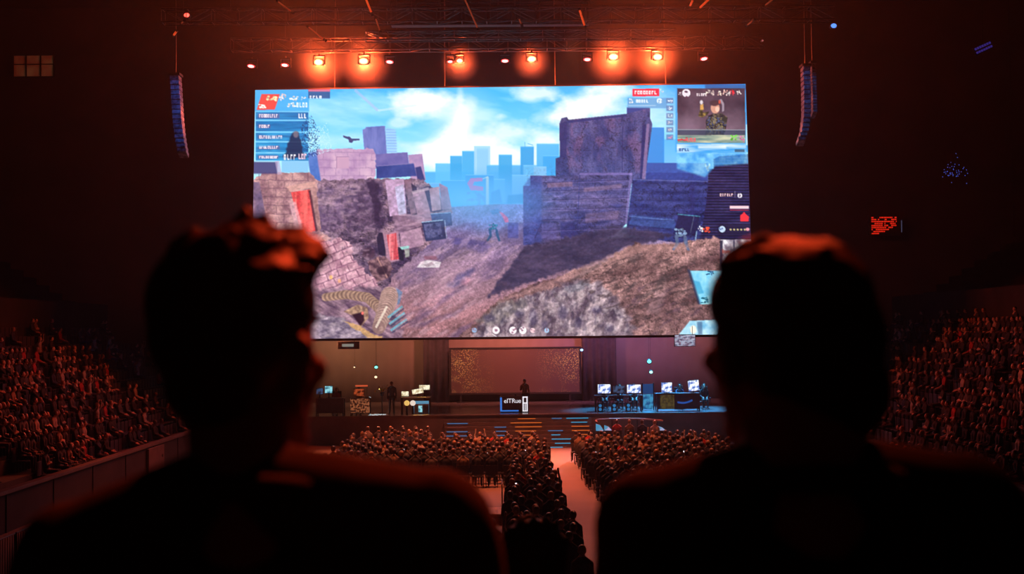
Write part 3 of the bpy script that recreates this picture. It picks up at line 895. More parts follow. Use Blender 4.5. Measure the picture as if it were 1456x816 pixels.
def terrace(sgn, name):
    bm = NB()
    for k in range(ROWS):
        x0, x1 = ST_X + k * ROW_D, ST_X + (k + 1) * ROW_D
        bx(bm, (min(sgn * x0, sgn * x1), ST_Y0, 0), (max(sgn * x0, sgn * x1), ST_Y1, ST_Z + k * ROW_H))
    xe = ST_X + ROWS * ROW_D
    bx(bm, (min(sgn * xe, sgn * (xe + 0.4)), ST_Y0, 0), (max(sgn * xe, sgn * (xe + 0.4)), ST_Y1, 8.0))
    for k in range(16):                                   # the upper tier, in the dark
        x0, x1 = xe + 0.4 + k * 0.86, xe + 0.4 + (k + 1) * 0.86
        bx(bm, (min(sgn * x0, sgn * x1), ST_Y0, 0), (max(sgn * x0, sgn * x1), ST_Y1, 7.2 + k * 0.52))
    struct(name, bm, M_CONC)


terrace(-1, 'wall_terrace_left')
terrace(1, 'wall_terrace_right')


def parapet(sgn, name, gaps):
    bm = NB()
    x0, x1 = sgn * (ST_X - 0.75), sgn * (ST_X - 0.6)
    a, b = min(x0, x1), max(x0, x1)
    bx(bm, (a, ST_Y0, 0), (b, ST_Y1, 1.18))
    bx(bm, (a - 0.07, ST_Y0, 1.18), (b + 0.07, ST_Y1, 1.3), 0.02, mi=1)
    y = ST_Y0 + 2
    while y < ST_Y1:
        bx(bm, (a - 0.03, y, 0), (b + 0.03, y + 0.14, 1.18))
        y += 4.0
    bx(bm, (min(sgn * (ST_X - 0.6), sgn * ST_X), ST_Y0, 0), (max(sgn * (ST_X - 0.6), sgn * ST_X), ST_Y1, 0.3))
    struct(name, bm, [M_CONC, M_RAIL])


parapet(-1, 'trim_parapet_left', [])
parapet(1, 'trim_parapet_right', [])
# a pale gate leaf in the parapet, seen under the rail
bm = NB(); bx(bm, (-15.13, 52.9, 0.08), (-15.03, 55.3, 1.12), 0.02)
o = obj('parapet_gate', bm, mat('gate_board', (0.12, 0.075, 0.06), 0.7, 0, 0.15, 3))
tag(o, 'reddish boarded gate leaf set in the parapet under the empty seats', 'gate')
bm = NB(); cyl(bm, (-15.0, 54.9, 0.6), (-15.0, 54.9, 0.72), 0.02); obj('handle', bm, M_STEEL, o)

# the stand the photograph is taken from: shallow steps below the watchers
bm = NB()
NEAR = [(-0.6, 0.65, 5.14), (0.65, 2.05, 4.78), (2.05, 3.05, 4.46), (3.05, 4.3, 4.10), (4.3, 5.3, 3.75), (5.3, 6.3, 3.4), (6.3, 7.3, 3.05), (7.3, 8.3, 2.7), (8.3, 9.3, 2.35)]
for y0, y1, z in NEAR:
    bx(bm, (-9, y0, 0), (9, y1, z))
bx(bm, (-9, -6.0, 0), (9, -0.6, 5.5))
struct('floor_near_stand', bm, M_CONC)

# ------------------------------------------------------------------ the stage
SZ, SY = 1.55, 66.0
bm = NB()
bx(bm, (-15, SY, 0.02), (15, 80, SZ - 0.06))
st = obj('stage', bm, M_FASCIA)
tag(st, 'long black stage platform below the giant screen', 'stage')
bm = NB(); bx(bm, (-15.05, SY - 0.05, SZ - 0.06), (15.05, 80, SZ), 0.015); obj('deck', bm, M_STAGE, st)
# the wide flight of steps in the middle, reflections on the nosings drawn as glowing strips
SX0, SX1 = -3.05, 4.72
stp = empty('stage_steps', (0, 0, 0))
tag(stp, 'wide flight of black steps with painted orange and blue glints leading up the stage', 'steps')
NST = 8
M_LO = mat('step_glint_orange', (0.5, 0.2, 0.05), 0.4, 0, 0, 1, 0, lin(235, 110, 40), 0.62)
M_LB = mat('step_glint_blue', (0.1, 0.3, 0.5), 0.4, 0, 0, 1, 0, lin(70, 140, 200), 0.5)
M_LC = mat('step_glint_cyan', (0.1, 0.4, 0.5), 0.4, 0, 0, 1, 0, lin(50, 170, 215), 0.7)
M_LDIM = mat('step_glint_dim', (0.2, 0.1, 0.1), 0.4, 0, 0, 1, 0, lin(120, 55, 45), 0.5)
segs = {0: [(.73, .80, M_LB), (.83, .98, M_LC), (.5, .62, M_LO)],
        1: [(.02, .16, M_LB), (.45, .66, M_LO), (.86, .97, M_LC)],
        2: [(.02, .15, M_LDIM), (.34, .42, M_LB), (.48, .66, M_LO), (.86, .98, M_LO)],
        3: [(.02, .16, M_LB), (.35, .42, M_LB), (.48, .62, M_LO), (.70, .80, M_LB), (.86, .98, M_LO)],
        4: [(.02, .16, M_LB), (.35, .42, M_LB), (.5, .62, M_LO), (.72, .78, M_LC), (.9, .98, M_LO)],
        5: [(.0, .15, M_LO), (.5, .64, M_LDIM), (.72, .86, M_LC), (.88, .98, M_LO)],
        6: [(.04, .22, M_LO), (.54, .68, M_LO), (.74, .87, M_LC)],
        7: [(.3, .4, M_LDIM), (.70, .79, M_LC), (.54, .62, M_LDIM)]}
W_ = SX1 - SX0
for k in range(NST):
    z1 = SZ - 0.19 * (k + 1) + 0.0
    y0 = SY - 0.06 - 0.32 * (k + 1)
    bm = NB(); bx(bm, (SX0, y0, 0.0), (SX1, y0 + 0.315, max(0.05, z1)))
    s = obj('step', bm, M_STAGE, stp)
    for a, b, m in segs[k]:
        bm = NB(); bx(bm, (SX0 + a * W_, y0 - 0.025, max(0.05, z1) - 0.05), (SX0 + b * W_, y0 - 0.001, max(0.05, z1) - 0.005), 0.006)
        o = obj('nosing_glint', bm, m, s)
# stage back cloth and drapes
bm = NB()
for (x0, x1) in ((-14.9, 14.9),):
    n = 160
    vs = []
    for i in range(n + 1):
        x = x0 + (x1 - x0) * i / n
        y = 79.0 + 0.015 * math.sin(x * 9.0)
        vs.append((bm.verts.new((x, y, SZ + 0.02)), bm.verts.new((x, y, 8.2)), bm.verts.new((x, y + 0.06, SZ + 0.02)), bm.verts.new((x, y + 0.06, 8.2))))
    for a, b in zip(vs, vs[1:]):
        bm.faces.new((a[0], b[0], b[1], a[1])); bm.faces.new((b[2], a[2], a[3], b[3]))
        bm.faces.new((a[1], b[1], b[3], a[3])); bm.faces.new((a[0], a[2], b[2], b[0]))
    bm.faces.new((vs[0][0], vs[0][1], vs[0][3], vs[0][2])); bm.faces.new((vs[-1][0], vs[-1][2], vs[-1][3], vs[-1][1]))
o = obj('stage_backcloth', bm, M_BACK, None, True)
tag(o, 'tall plain cloth hung across the whole back of the stage', 'curtain')


def drape(x0, x1, y, label):
    bm = NB()
    n = max(12, int((x1 - x0) * 14))
    f, bk = [], []
    for i in range(n + 1):
        x = x0 + (x1 - x0) * i / n
        yy = y + 0.07 * math.sin(x * 13)
        f.append((bm.verts.new((x, yy, SZ + 0.02)), bm.verts.new((x, yy, 7.6))))
        bk.append((bm.verts.new((x, yy + 0.05, SZ + 0.02)), bm.verts.new((x, yy + 0.05, 7.6))))
    for i in range(n):
        bm.faces.new((f[i][0], f[i + 1][0], f[i + 1][1], f[i][1]))
        bm.faces.new((bk[i + 1][0], bk[i][0], bk[i][1], bk[i + 1][1]))
        bm.faces.new((f[i][1], f[i + 1][1], bk[i + 1][1], bk[i][1]))
        bm.faces.new((f[i + 1][0], f[i][0], bk[i][0], bk[i + 1][0]))
    bm.faces.new((f[0][0], f[0][1], bk[0][1], bk[0][0])); bm.faces.new((f[-1][1], f[-1][0], bk[-1][0], bk[-1][1]))
    d = obj('stage_drape', bm, M_DRAPE, None, True)
    tag(d, label, 'curtain')
    bm = NB(); cyl(bm, (x0 - 0.1, y + 0.02, 7.65), (x1 + 0.1, y + 0.02, 7.65), 0.04); obj('track', bm, M_BLACK, d)


drape(-4.9, -3.3, 77.6, 'dark pleated drape beside the speckled wall, on the warm lit team side')
drape(5.05, 7.2, 77.6, 'dark pleated drape beside the speckled wall, on the blue lit team side')

# the wide screen low at the back of the stage: dull, with a sparse golden speckle
m = bpy.data.materials.new('speckled_display'); m.use_nodes = True
nt = m.node_tree; b = nt.nodes['Principled BSDF']
b.inputs['Base Color'].default_value = (0.11, 0.075, 0.07, 1); b.inputs['Roughness'].default_value = 0.5
tc = nt.nodes.new('ShaderNodeTexCoord')
vo = nt.nodes.new('ShaderNodeTexVoronoi'); vo.inputs['Scale'].default_value = 12.0
nt.links.new(tc.outputs['Object'], vo.inputs['Vector'])
lt = nt.nodes.new('ShaderNodeMath'); lt.operation = 'LESS_THAN'; lt.inputs[1].default_value = 0.36
nt.links.new(vo.outputs['Distance'], lt.inputs[0])
nz = nt.nodes.new('ShaderNodeTexNoise'); nz.inputs['Scale'].default_value = 0.62; nz.inputs['Detail'].default_value = 5
nt.links.new(tc.outputs['Object'], nz.inputs['Vector'])
cr = nt.nodes.new('ShaderNodeValToRGB'); cr.color_ramp.elements[0].position = 0.38; cr.color_ramp.elements[1].position = 0.58
nt.links.new(nz.outputs['Fac'], cr.inputs['Fac'])
# denser toward the two ends of the picture, and low on one of them
sep = nt.nodes.new('ShaderNodeSeparateXYZ'); nt.links.new(tc.outputs['Object'], sep.inputs['Vector'])
ab = nt.nodes.new('ShaderNodeMath'); ab.operation = 'ABSOLUTE'; nt.links.new(sep.outputs['X'], ab.inputs[0])
mr = nt.nodes.new('ShaderNodeMapRange'); mr.inputs['From Min'].default_value = 1.2; mr.inputs['From Max'].default_value = 3.4
nt.links.new(ab.outputs[0], mr.inputs['Value'])
mu = nt.nodes.new('ShaderNodeMath'); mu.operation = 'MULTIPLY'; nt.links.new(lt.outputs[0], mu.inputs[0]); nt.links.new(cr.outputs['Color'], mu.inputs[1])
mu2 = nt.nodes.new('ShaderNodeMath'); mu2.operation = 'MULTIPLY'; nt.links.new(mu.outputs[0], mu2.inputs[0]); nt.links.new(mr.outputs[0], mu2.inputs[1])
vc = nt.nodes.new('ShaderNodeMath'); vc.operation = 'MULTIPLY'; vc.inputs[1].default_value = 0.75
nt.links.new(mu2.outputs[0], vc.inputs[0])
b.inputs['Emission Color'].default_value = (*lin(205, 140, 70), 1)
nt.links.new(vc.outputs[0], b.inputs['Emission Strength'])
M_SPK = m
lw = empty('speckled_screen', (0.85, 77.2, 0))
tag(lw, 'low wide video wall with golden speckle at the back of the stage', 'screen')
bm = NB(); bx(bm, (-4.0, -0.02, 2.15), (4.0, 0.06, 4.85)); obj('display', bm, M_SPK, lw)
bm = NB()
for a in ((-4.12, -0.05, 2.03, 4.12, 0.1, 2.15), (-4.12, -0.05, 4.85, 4.12, 0.1, 4.97), (-4.12, -0.05, 2.15, -4.0, 0.1, 4.85), (4.0, -0.05, 2.15, 4.12, 0.1, 4.85)):
    bx(bm, a[:3], a[3:], 0.01)
obj('frame', bm, M_BLACK, lw)
for x in (-3.4, 0, 3.4):
    bm = NB(); bx(bm, (x - 0.06, 0.0, SZ + 0.005), (x + 0.06, 0.09, 2.05)); bx(bm, (x - 0.25, -0.3, SZ + 0.005), (x + 0.25, 0.4, SZ + 0.04)); obj('stand', bm, M_BLACK, lw)

# ------------------------------------------------------------------ the giant screen
def solve_screen():
    """a level rectangle, leaning back a little and turned a little, hung in front of the stage"""
    W, H = 26.54, 13.55
    tilt, yaw = R(5.1), R(-1.6 + 0.52)
    c = P(712.3, 299.0, 65.85)
    n = Vector((math.sin(yaw) * math.cos(tilt), -math.cos(yaw) * math.cos(tilt), math.sin(tilt)))
    ex = Vector((math.cos(yaw), math.sin(yaw), 0))
    ez = n.cross(ex) * -1
    if ez.z < 0:
        ez = -ez
    return W, H, c, ex, ez, n


SW, SH, sc_c, sc_x, sc_z, sc_n = solve_screen()
scr = empty('video_screen')
scr.matrix_world = Matrix(((sc_x.x, -sc_n.x, sc_z.x, sc_c.x), (sc_x.y, -sc_n.y, sc_z.y, sc_c.y), (sc_x.z, -sc_n.z, sc_z.z, sc_c.z), (0, 0, 0, 1)))
tag(scr, 'giant video screen showing a ruined town shooter game with score overlays', 'screen')
NU, NV = 826, 422
u = np.linspace(0, 1, NU, dtype=np.float32)[None, :].repeat(NV, 0)
v = np.linspace(0, 1, NV, dtype=np.float32)[:, None].repeat(NU, 1)      # v runs down the picture
co = np.stack([(u - 0.5) * SW, np.zeros_like(u), (0.5 - v) * SH], -1).reshape(-1, 3)
cor = [(360, 129), (1057, 117), (1069, 473), (354, 483)]
px = (cor[0][0] * (1 - u) + cor[1][0] * u) * (1 - v) + (cor[3][0] * (1 - u) + cor[2][0] * u) * v
py = (cor[0][1] * (1 - u) + cor[1][1] * u) * (1 - v) + (cor[3][1] * (1 - u) + cor[2][1] * u) * v
fx = np.clip((px - CX0) * CS, 0, CW - 1.01); fy = np.clip((py - CY0) * CS, 0, CH - 1.01)
ix, iy = fx.astype(int), fy.astype(int)
ax_, ay_ = (fx - ix)[..., None], (fy - iy)[..., None]
pic = (CAN[iy, ix] * (1 - ax_) + CAN[iy, ix + 1] * ax_) * (1 - ay_) + (CAN[iy + 1, ix] * (1 - ax_) + CAN[iy + 1, ix + 1] * ax_) * ay_
pic = pic / 255.0
pic = np.where(pic <= 0.04045, pic / 12.92, ((pic + 0.055) / 1.055) ** 2.4)
i0 = (np.arange(NV - 1)[:, None] * NU + np.arange(NU - 1)[None, :]).reshape(-1)
fc_ = np.stack([i0, i0 + NU, i0 + NU + 1, i0 + 1], -1).astype(np.int32)
me = bpy.data.meshes.new('display')
me.vertices.add(len(co)); me.vertices.foreach_set('co', co.ravel())
me.loops.add(fc_.size); me.loops.foreach_set('vertex_index', fc_.ravel())
me.polygons.add(len(fc_)); me.polygons.foreach_set('loop_start', np.arange(0, fc_.size, 4, dtype=np.int32))
me.update(calc_edges=True)
ca = me.color_attributes.new('picture', 'FLOAT_COLOR', 'POINT')
ca.data.foreach_set('color', np.concatenate([pic.reshape(-1, 3), np.ones((len(co), 1))], -1).astype(np.float32).ravel())
m = bpy.data.materials.new('led_picture'); m.use_nodes = True
nt = m.node_tree; nt.nodes.clear()
out = nt.nodes.new('ShaderNodeOutputMaterial'); em = nt.nodes.new('ShaderNodeEmission')
at = nt.nodes.new('ShaderNodeAttribute'); at.attribute_name = 'picture'
nt.links.new(at.outputs['Color'], em.inputs['Color'])
em.inputs['Strength'].default_value = SCREEN_GAIN
nt.links.new(em.outputs[0], out.inputs['Surface'])
me.materials.append(m)
link('display', me, scr)
bm = NB()
bx(bm, (-SW / 2 - 0.06, 0.03, -SH / 2 - 0.08), (SW / 2 + 0.06, 0.45, SH / 2 + 0.06), 0.02)
obj('housing', bm, M_BLACK, scr)
bm = NB()
t_ = 0.07
for a in ((-SW / 2 - t_, -0.04, -SH / 2 - 0.12, SW / 2 + t_, 0.06, -SH / 2), (-SW / 2 - t_, -0.04, SH / 2, SW / 2 + t_, 0.06, SH / 2 + t_), (-SW / 2 - t_, -0.04, -SH / 2, -SW / 2, 0.06, SH / 2), (SW / 2, -0.04, -SH / 2, SW / 2 + t_, 0.06, SH / 2)):
    bx(bm, a[:3], a[3:])
obj('frame', bm, M_BLACK, scr)
for x in (-9, -3, 3, 9):
    bm = NB(); tube(bm, [(x, 0.25, SH / 2), (x, 0.25, HZ - 12.0 - 0.75 - SH / 2 + SH / 2)], 0.03)
    obj('hanging_cable', bm, M_STEEL, scr)

# a small picture board hanging under the giant screen's edge
sb = empty('preview_monitor', P(974, 484, 64.6))
tag(sb, 'small grey picture board hanging just under the giant screen', 'monitor')
m = bpy.data.materials.new('board_picture'); m.use_nodes = True
nt = m.node_tree; b = nt.nodes['Principled BSDF']
tc = nt.nodes.new('ShaderNodeTexCoord'); wv = nt.nodes.new('ShaderNodeTexNoise'); wv.inputs['Scale'].default_value = 4.5; wv.inputs['Detail'].default_value = 4
mp = nt.nodes.new('ShaderNodeMapping'); mp.inputs['Scale'].default_value = (1.0, 1, 2.2)
nt.links.new(tc.outputs['Object'], mp.inputs['Vector']); nt.links.new(mp.outputs[0], wv.inputs['Vector'])
cr = nt.nodes.new('ShaderNodeValToRGB')
cr.color_ramp.elements[0].position = 0.42; cr.color_ramp.elements[0].color = (*lin(70, 80, 110), 1)
cr.color_ramp.elements[1].position = 0.55; cr.color_ramp.elements[1].color = (*lin(165, 180, 205), 1)
nt.links.new(wv.outputs['Fac'], cr.inputs['Fac']); nt.links.new(cr.outputs['Color'], b.inputs['Emission Color']); b.inputs['Emission Strength'].default_value = 0.9
bm = NB(); bx(bm, (-0.53, -0.01, -0.29), (0.53, 0.03, 0.29)); obj('display', bm, m, sb)
bm = NB(); bx(bm, (-0.56, 0.03, -0.32), (0.56, 0.1, 0.32), 0.01); obj('housing', bm, M_BLACK, sb)
for x in (-0.4, 0.4):
    bm = NB(); tube(bm, [(x, 0.07, 0.3), (x, 0.07, 0.75)], 0.015); obj('hanging_cable', bm, M_STEEL, sb)
# ------------------------------------------------------------------ trusses and lamps
def truss(name, a, b, h, w, label, step=1.0):
    """a box lattice girder: four chords and the lacing between them"""
    a, b = Vector(a), Vector(b)
    t = empty(name, (a + b) / 2)
    tag(t, label, 'truss')
    o = (a + b) / 2
    d = (b - a).normalized()
    L = (b - a).length
    sd = d.cross(Vector((0, 0, 1))).normalized() * (w / 2)
    up = Vector((0, 0, h / 2))
    offs = [sd + up, sd - up, -sd - up, -sd + up]
    for of in offs:
        bm = NB(); cyl(bm, a + of - o, b + of - o, 0.04, n=8); obj('chord', bm, M_STEEL, t, True)
    bm = NB()
    n = int(L / step)
    for i in range(n):
        p, q = a + d * (L * i / n) - o, a + d * (L * (i + 1) / n) - o
        for f, g in ((0, 1), (3, 2), (0, 3), (1, 2)):
            if i % 2:
                f, g = g, f
            cyl(bm, p + offs[f], q + offs[g], 0.02, n=5)
            cyl(bm, p + offs[f], p + offs[g], 0.018, n=5)
    obj('lattice', bm, M_STEEL, t)
    for x in (-0.4, 0, 0.4):
        bm = NB(); p = d * (L * x); cyl(bm, p + up, Vector((p.x, p.y, HZ - o.z)), 0.015, n=6); obj('hanging_cable', bm, M_STEEL, t)
    return t


TY = 64.2
truss('lighting_truss', P(330, 65, TY), P(1085, 60, TY), 0.6, 0.7, 'lattice truss carrying the row of red lamps above the giant screen')
truss('lighting_truss', P(232, 24, 50.5), P(1185, 20, 50.5), 0.55, 0.6, 'long dark lattice truss near the ceiling, higher than the red lamps')
truss('lighting_truss', P(520, 52, 58.0), P(960, 48, 58.0), 0.4, 0.5, 'short slim truss between the lamp row and the high truss')
# a catwalk beam with a lit underside edge
a, b = P(556, 34, 53), P(838, 32, 53)
cw_ = empty('catwalk', (a + b) / 2)
tag(cw_, 'narrow catwalk beam with a brownish lit edge behind the high truss', 'catwalk')
bm = NB(); L = (b - a).length; bx(bm, (-L / 2, -0.35, -0.08), (L / 2, 0.35, 0.08), 0.01); obj('walkway', bm, mat('catwalk_board', (0.14, 0.08, 0.06), 0.7, 0, 0.15, 1), cw_)
bm = NB()
for y in (-0.33, 0.33):
    tube(bm, [(-L / 2, y, 1.0), (L / 2, y, 1.0)], 0.02)
    for k in range(9):
        x = -L / 2 + L * k / 8
        tube(bm, [(x, y, 0.08), (x, y, 1.0)], 0.015)
obj('railing', bm, M_STEEL, cw_)
for x in (-L * 0.4, L * 0.4):
    bm = NB(); tube(bm, [(x, 0.33, 0.08), (x, 0.33, HZ - a.z)], 0.015); obj('hanging_cable', bm, M_STEEL, cw_)

M_HOT = mat('lamp_lens_hot', (0.9, 0.5, 0.4), 0.3, 0, 0, 1, 0, (1.0, 0.2, 0.08), 5.0)
M_RED = mat('lamp_lens_red', (0.9, 0.3, 0.3), 0.3, 0, 0, 1, 0, (1.0, 0.04, 0.05), 1.6)
M_CORE = mat('lamp_core', (0.9, 0.8, 0.7), 0.3, 0, 0, 1, 0, (1.0, 0.72, 0.62), 3.0)
RED = (1.0, 0.06, 0.015)
ORA = (1.0, 0.11, 0.03)
def halo_mat():
    m = bpy.data.materials.new('halo_volume')
    m.use_nodes = True
    nt = m.node_tree
    nt.nodes.clear()
    o = nt.nodes.new('ShaderNodeOutputMaterial')
    v = nt.nodes.new('ShaderNodeVolumeScatter')
    v.inputs['Anisotropy'].default_value = 0.0
    v.inputs['Color'].default_value = (1, 1, 1, 1)
    tc = nt.nodes.new('ShaderNodeTexCoord')
    ln = nt.nodes.new('ShaderNodeVectorMath'); ln.operation = 'LENGTH'
    nt.links.new(tc.outputs['Object'], ln.inputs[0])
    mr = nt.nodes.new('ShaderNodeMapRange')
    mr.inputs['From Min'].default_value = 1.0
    mr.inputs['From Max'].default_value = 0.0
    mr.inputs['To Min'].default_value = 0.0
    mr.inputs['To Max'].default_value = 0.16
    nt.links.new(ln.outputs['Value'], mr.inputs['Value'])
    nt.links.new(mr.outputs[0], v.inputs['Density'])
    nt.links.new(v.outputs[0], o.inputs['Volume'])
    return m


M_HALO = halo_mat()


def lamp_halo(c, r, watts, label):
    """an added volume with its own point light, imitating the glare halo around a lamp"""
    bm = NB()
    ell(bm, (0, 0, 0), (1, 1, 1), None, 24)
    s = obj('lamp_halo', bm, M_HALO)
    s.location = c + Vector((0, 0.75, 0.06))
    s.scale = (r, 0.95, r)
    tag(s, label, 'lamp_halo', 'added halos behind the lamps', 'stuff')
    l = bpy.data.lights.new('halo_light', 'POINT')  # added point light; with the volume it imitates the lamp's glare
    l.color = (1.0, 0.085, 0.02); l.energy = watts; l.shadow_soft_size = 0.1
    o = bpy.data.objects.new('halo_light', l)
    COL.objects.link(o)
    o.location = c + Vector((0, 0.6, 0.02))


_words = ['first', 'second', 'third', 'fourth', 'fifth', 'sixth', 'seventh', 'eighth', 'ninth', 'tenth', 'eleventh', 'twelfth', 'last']
LAMPS = [(357, 94, 's', 8), (405, 92.5, 's', 6), (453, 88.5, 'L', 3), (517, 87, 'L', 2), (554, 88, 's', 6), (640, 87.5, 's', -2), (653.5, 86.5, 'm', -3), (718, 86.5, 's', 0),
         (756, 84, 'm', -4), (835, 84.5, 's', 0), (872, 81, 'L', 0), (935, 81, 'L', 0), (1001, 83.5, 's', -10)]
for i, (px_, py_, cls, deg) in enumerate(LAMPS):
    c = P(px_, py_, TY)
    t = empty('stage_lamp', c)
    what = {'L': 'big glaring', 'm': 'bright', 's': 'small dim'}[cls]
    tag(t, f'{what} red stage lamp, {_words[i]} along the row above the giant screen', 'lamp', 'red lamps above the giant screen')
    k = 0.66 if i in (5, 6) else (1.0 if cls == 'L' else (0.95 if cls == 'm' else 0.86))
    tilt = Euler((R(28 if cls == 's' else 12), R(deg), 0)).to_matrix()
    # the lens is a wide glowing cell in the front of a moving head
    bm = NB()
    w, h = 0.24 * k, 0.12 * k if cls == 's' else 0.17 * k
    g = bmesh.ops.create_uvsphere(bm, u_segments=24, v_segments=12, radius=1.0)
    bmesh.ops.scale(bm, vec=(w, 0.05, h), verts=g['verts'])
    bmesh.ops.transform(bm, matrix=tilt.to_4x4(), verts=g['verts'])
    ln_ = obj('lens', bm, M_HOT if cls != 's' else M_RED, t, True)
    bm = NB()
    g = bmesh.ops.create_uvsphere(bm, u_segments=20, v_segments=10, radius=1.0)
    bmesh.ops.scale(bm, vec=(w * 0.74, 0.03, h * 0.66), verts=g['verts'])
    bmesh.ops.translate(bm, vec=(0, -0.034, 0), verts=g['verts'])
    bmesh.ops.transform(bm, matrix=tilt.to_4x4(), verts=g['verts'])
    obj('core', bm, M_CORE, ln_, True)
    bm = NB(); bx(bm, (-w * 0.98, 0.03, -h * 0.98), (w * 0.98, 0.34, h * 0.98), 0.05)
    bmesh.ops.transform(bm, matrix=tilt.to_4x4(), verts=bm.verts[:]); obj('housing', bm, M_BLACK, t, True)
    bm = NB()
    for s in (-1, 1):
        bx(bm, (s * (w * 1.12 + 0.035) - 0.025, 0.12, -0.08), (s * (w * 1.12 + 0.035) + 0.025, 0.24, 0.36), 0.01)
    bx(bm, (-w * 1.12 - 0.06, 0.1, 0.33), (w * 1.12 + 0.06, 0.26, 0.40), 0.01)
    obj('yoke', bm, M_BLACK, t)
    bm = NB(); cyl(bm, (0, 0.18, 0.38), (0, 0.18, 0.50), 0.05); obj('hanging_clamp', bm, M_STEEL, t)
    src = c + Vector((0, -0.22, -0.03))
    if cls == 'L':
        spot('beam', src, (c.x * 0.9, 2, 15.0), ORA, PW_BIG, 27, 1.0, 0.12)
        lamp_halo(c, 1.5, HALO, 'added red halo behind the ' + _words[i] + ' lamp of the row')
    elif cls == 'm':
        spot('beam', src, (c.x * 1.0 + 0.2, 50.0, 0.0), ORA, PW_MID, 15, 0.9, 0.1)
        lamp_halo(c, 1.1, HALO * 0.4, 'added red halo behind the ' + _words[i] + ' lamp of the row')
    elif i in (0, 1, 12):
        spot('beam', src, ((-24, 44, 3.0), (-17, 46, 1.5), (24, 46, 3.0))[(0, 1, 12).index(i)], ORA, PW_MID * 0.7, 16, 0.9, 0.1)
    else:
        spot('beam', src, (c.x * 1.1, 40, 1.5), RED, PW_SML, 60, 0.9, 0.1)

# orange streaks drawn as glowing tubes, and small lamps hung about the high truss
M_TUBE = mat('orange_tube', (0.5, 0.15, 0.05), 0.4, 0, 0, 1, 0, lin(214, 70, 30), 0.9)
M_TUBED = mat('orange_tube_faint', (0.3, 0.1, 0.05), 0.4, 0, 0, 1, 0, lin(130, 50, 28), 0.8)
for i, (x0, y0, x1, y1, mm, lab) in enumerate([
        (520, -2, 529, 20, M_TUBE, 'bright orange glowing tube slanting down at the high truss, above the second big lamp'),
        (660, -3, 680, 42, M_TUBED, 'thin orange glowing tube crossing the high truss, above the paired lamps'),
        (824, 14, 832, 39, M_TUBE, 'short orange glowing tube hanging below the high truss, over the middle of the screen'),
        (738, 27, 742, 36, M_TUBED, 'tiny orange glowing tube under the catwalk beam'),
        (981, 9, 986, -2, M_TUBE, 'orange glowing tube rising to the ceiling, first of a pair over the eleventh red lamp'),
        (994, 12, 1010, -3, M_TUBE, 'orange glowing tube rising to the ceiling, second of a pair over the eleventh red lamp'),
        (1062, 36, 1072, 28, M_TUBED, 'faint orange glowing tube near the end of the high truss'),
        (395, 2, 416, 18, M_TUBED, 'faint orange glowing tube above the high truss, over the first red lamps'),
        (438, 38, 462, 57, M_TUBED, 'faint orange glowing tube below the high truss, over the third red lamp'),
        (534, 26, 541, 46, M_TUBED, 'faint orange glowing tube below the high truss, over the fifth red lamp'),
        (1087, 8, 1102, -3, M_TUBED, 'orange glowing tube by the ceiling beyond the end of the screen'),
        (247, 50, 252, 43, M_TUBE, 'short red glowing tube out at the dark end of the high truss'),
        (258, 33, 262, 29, M_TUBED, 'tiny red glowing tube out at the dark end of the high truss'),
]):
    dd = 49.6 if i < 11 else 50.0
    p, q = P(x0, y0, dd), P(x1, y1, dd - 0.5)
    t = empty('glow_tube', (p + q) / 2)
    tag(t, lab, 'lamp', 'glowing tubes about the high truss')
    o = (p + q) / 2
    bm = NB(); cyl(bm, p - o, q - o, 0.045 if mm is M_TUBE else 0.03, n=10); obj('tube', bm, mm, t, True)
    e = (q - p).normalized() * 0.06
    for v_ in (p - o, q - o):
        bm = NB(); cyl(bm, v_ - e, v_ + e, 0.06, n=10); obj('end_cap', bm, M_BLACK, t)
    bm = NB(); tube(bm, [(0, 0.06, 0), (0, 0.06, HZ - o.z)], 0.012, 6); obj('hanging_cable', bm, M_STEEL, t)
for (px_, py_, d, r, colr, k, lab) in [
        (266, 22, 51.2, 0.11, (1.0, 0.06, 0.04), 2.2, 'small red lamp out at the dark end of the high truss'),
        (1185, 37, 55, 0.13, lin(80, 130, 235), 0.8, 'small blue lamp beyond the screen, high in the dark'),
        (535, 522, 70, 0.10, lin(120, 220, 200), 0.9, 'small greenish spot lamp over the warm lit team side, upper one'),
        (534.5, 536, 70.6, 0.08, lin(255, 220, 170), 0.9, 'small warm spot lamp over the warm lit team side, lower one'),
        (923, 514, 70, 0.12, lin(110, 230, 235), 0.9, 'small cyan spot lamp over the blue lit team side, upper one'),
        (925.5, 529, 70.6, 0.10, lin(170, 240, 220), 0.9, 'small pale spot lamp over the blue lit team side, lower one'),
        (827, 497.5, 70, 0.09, lin(170, 200, 255), 0.9, 'tiny pale blue lamp at the upper corner of the speckled wall'),
        (504, 522, 70, 0.05, lin(255, 220, 170), 0.6, 'pinpoint lamp high over the first warm lit desk'),
        (1084, 58, 60, 0.05, lin(160, 90, 90), 0.5, 'pinpoint lamp past the end of the lamp truss')]:
    c = P(px_, py_, d)
    t = empty('spot_lamp', c)
    tag(t, lab, 'lamp')
    bm = NB(); ell(bm, (0, -0.06, 0), (r, 0.04, r * 0.8)); obj('lens', bm, mat('lens_' + str(px_), colr, 0.3, 0, 0, 1, 0, colr, k * 2.2), t, True)
    bm = NB(); cyl(bm, (0, -0.06, 0), (0, 0.26, 0.04), r * 1.25, r * 0.9, 14); obj('housing', bm, M_BLACK, t, True)
    bm = NB(); tube(bm, [(0, 0.12, r), (0, 0.12, HZ - c.z)], 0.005, 6); obj('hanging_cable', bm, M_BLACK, t)

# ------------------------------------------------------------------ curved speaker arrays
M_SPKR = mat('speaker_cabinet', (0.16, 0.18, 0.22), 0.45, 0, 0.95, 5, 0.4)


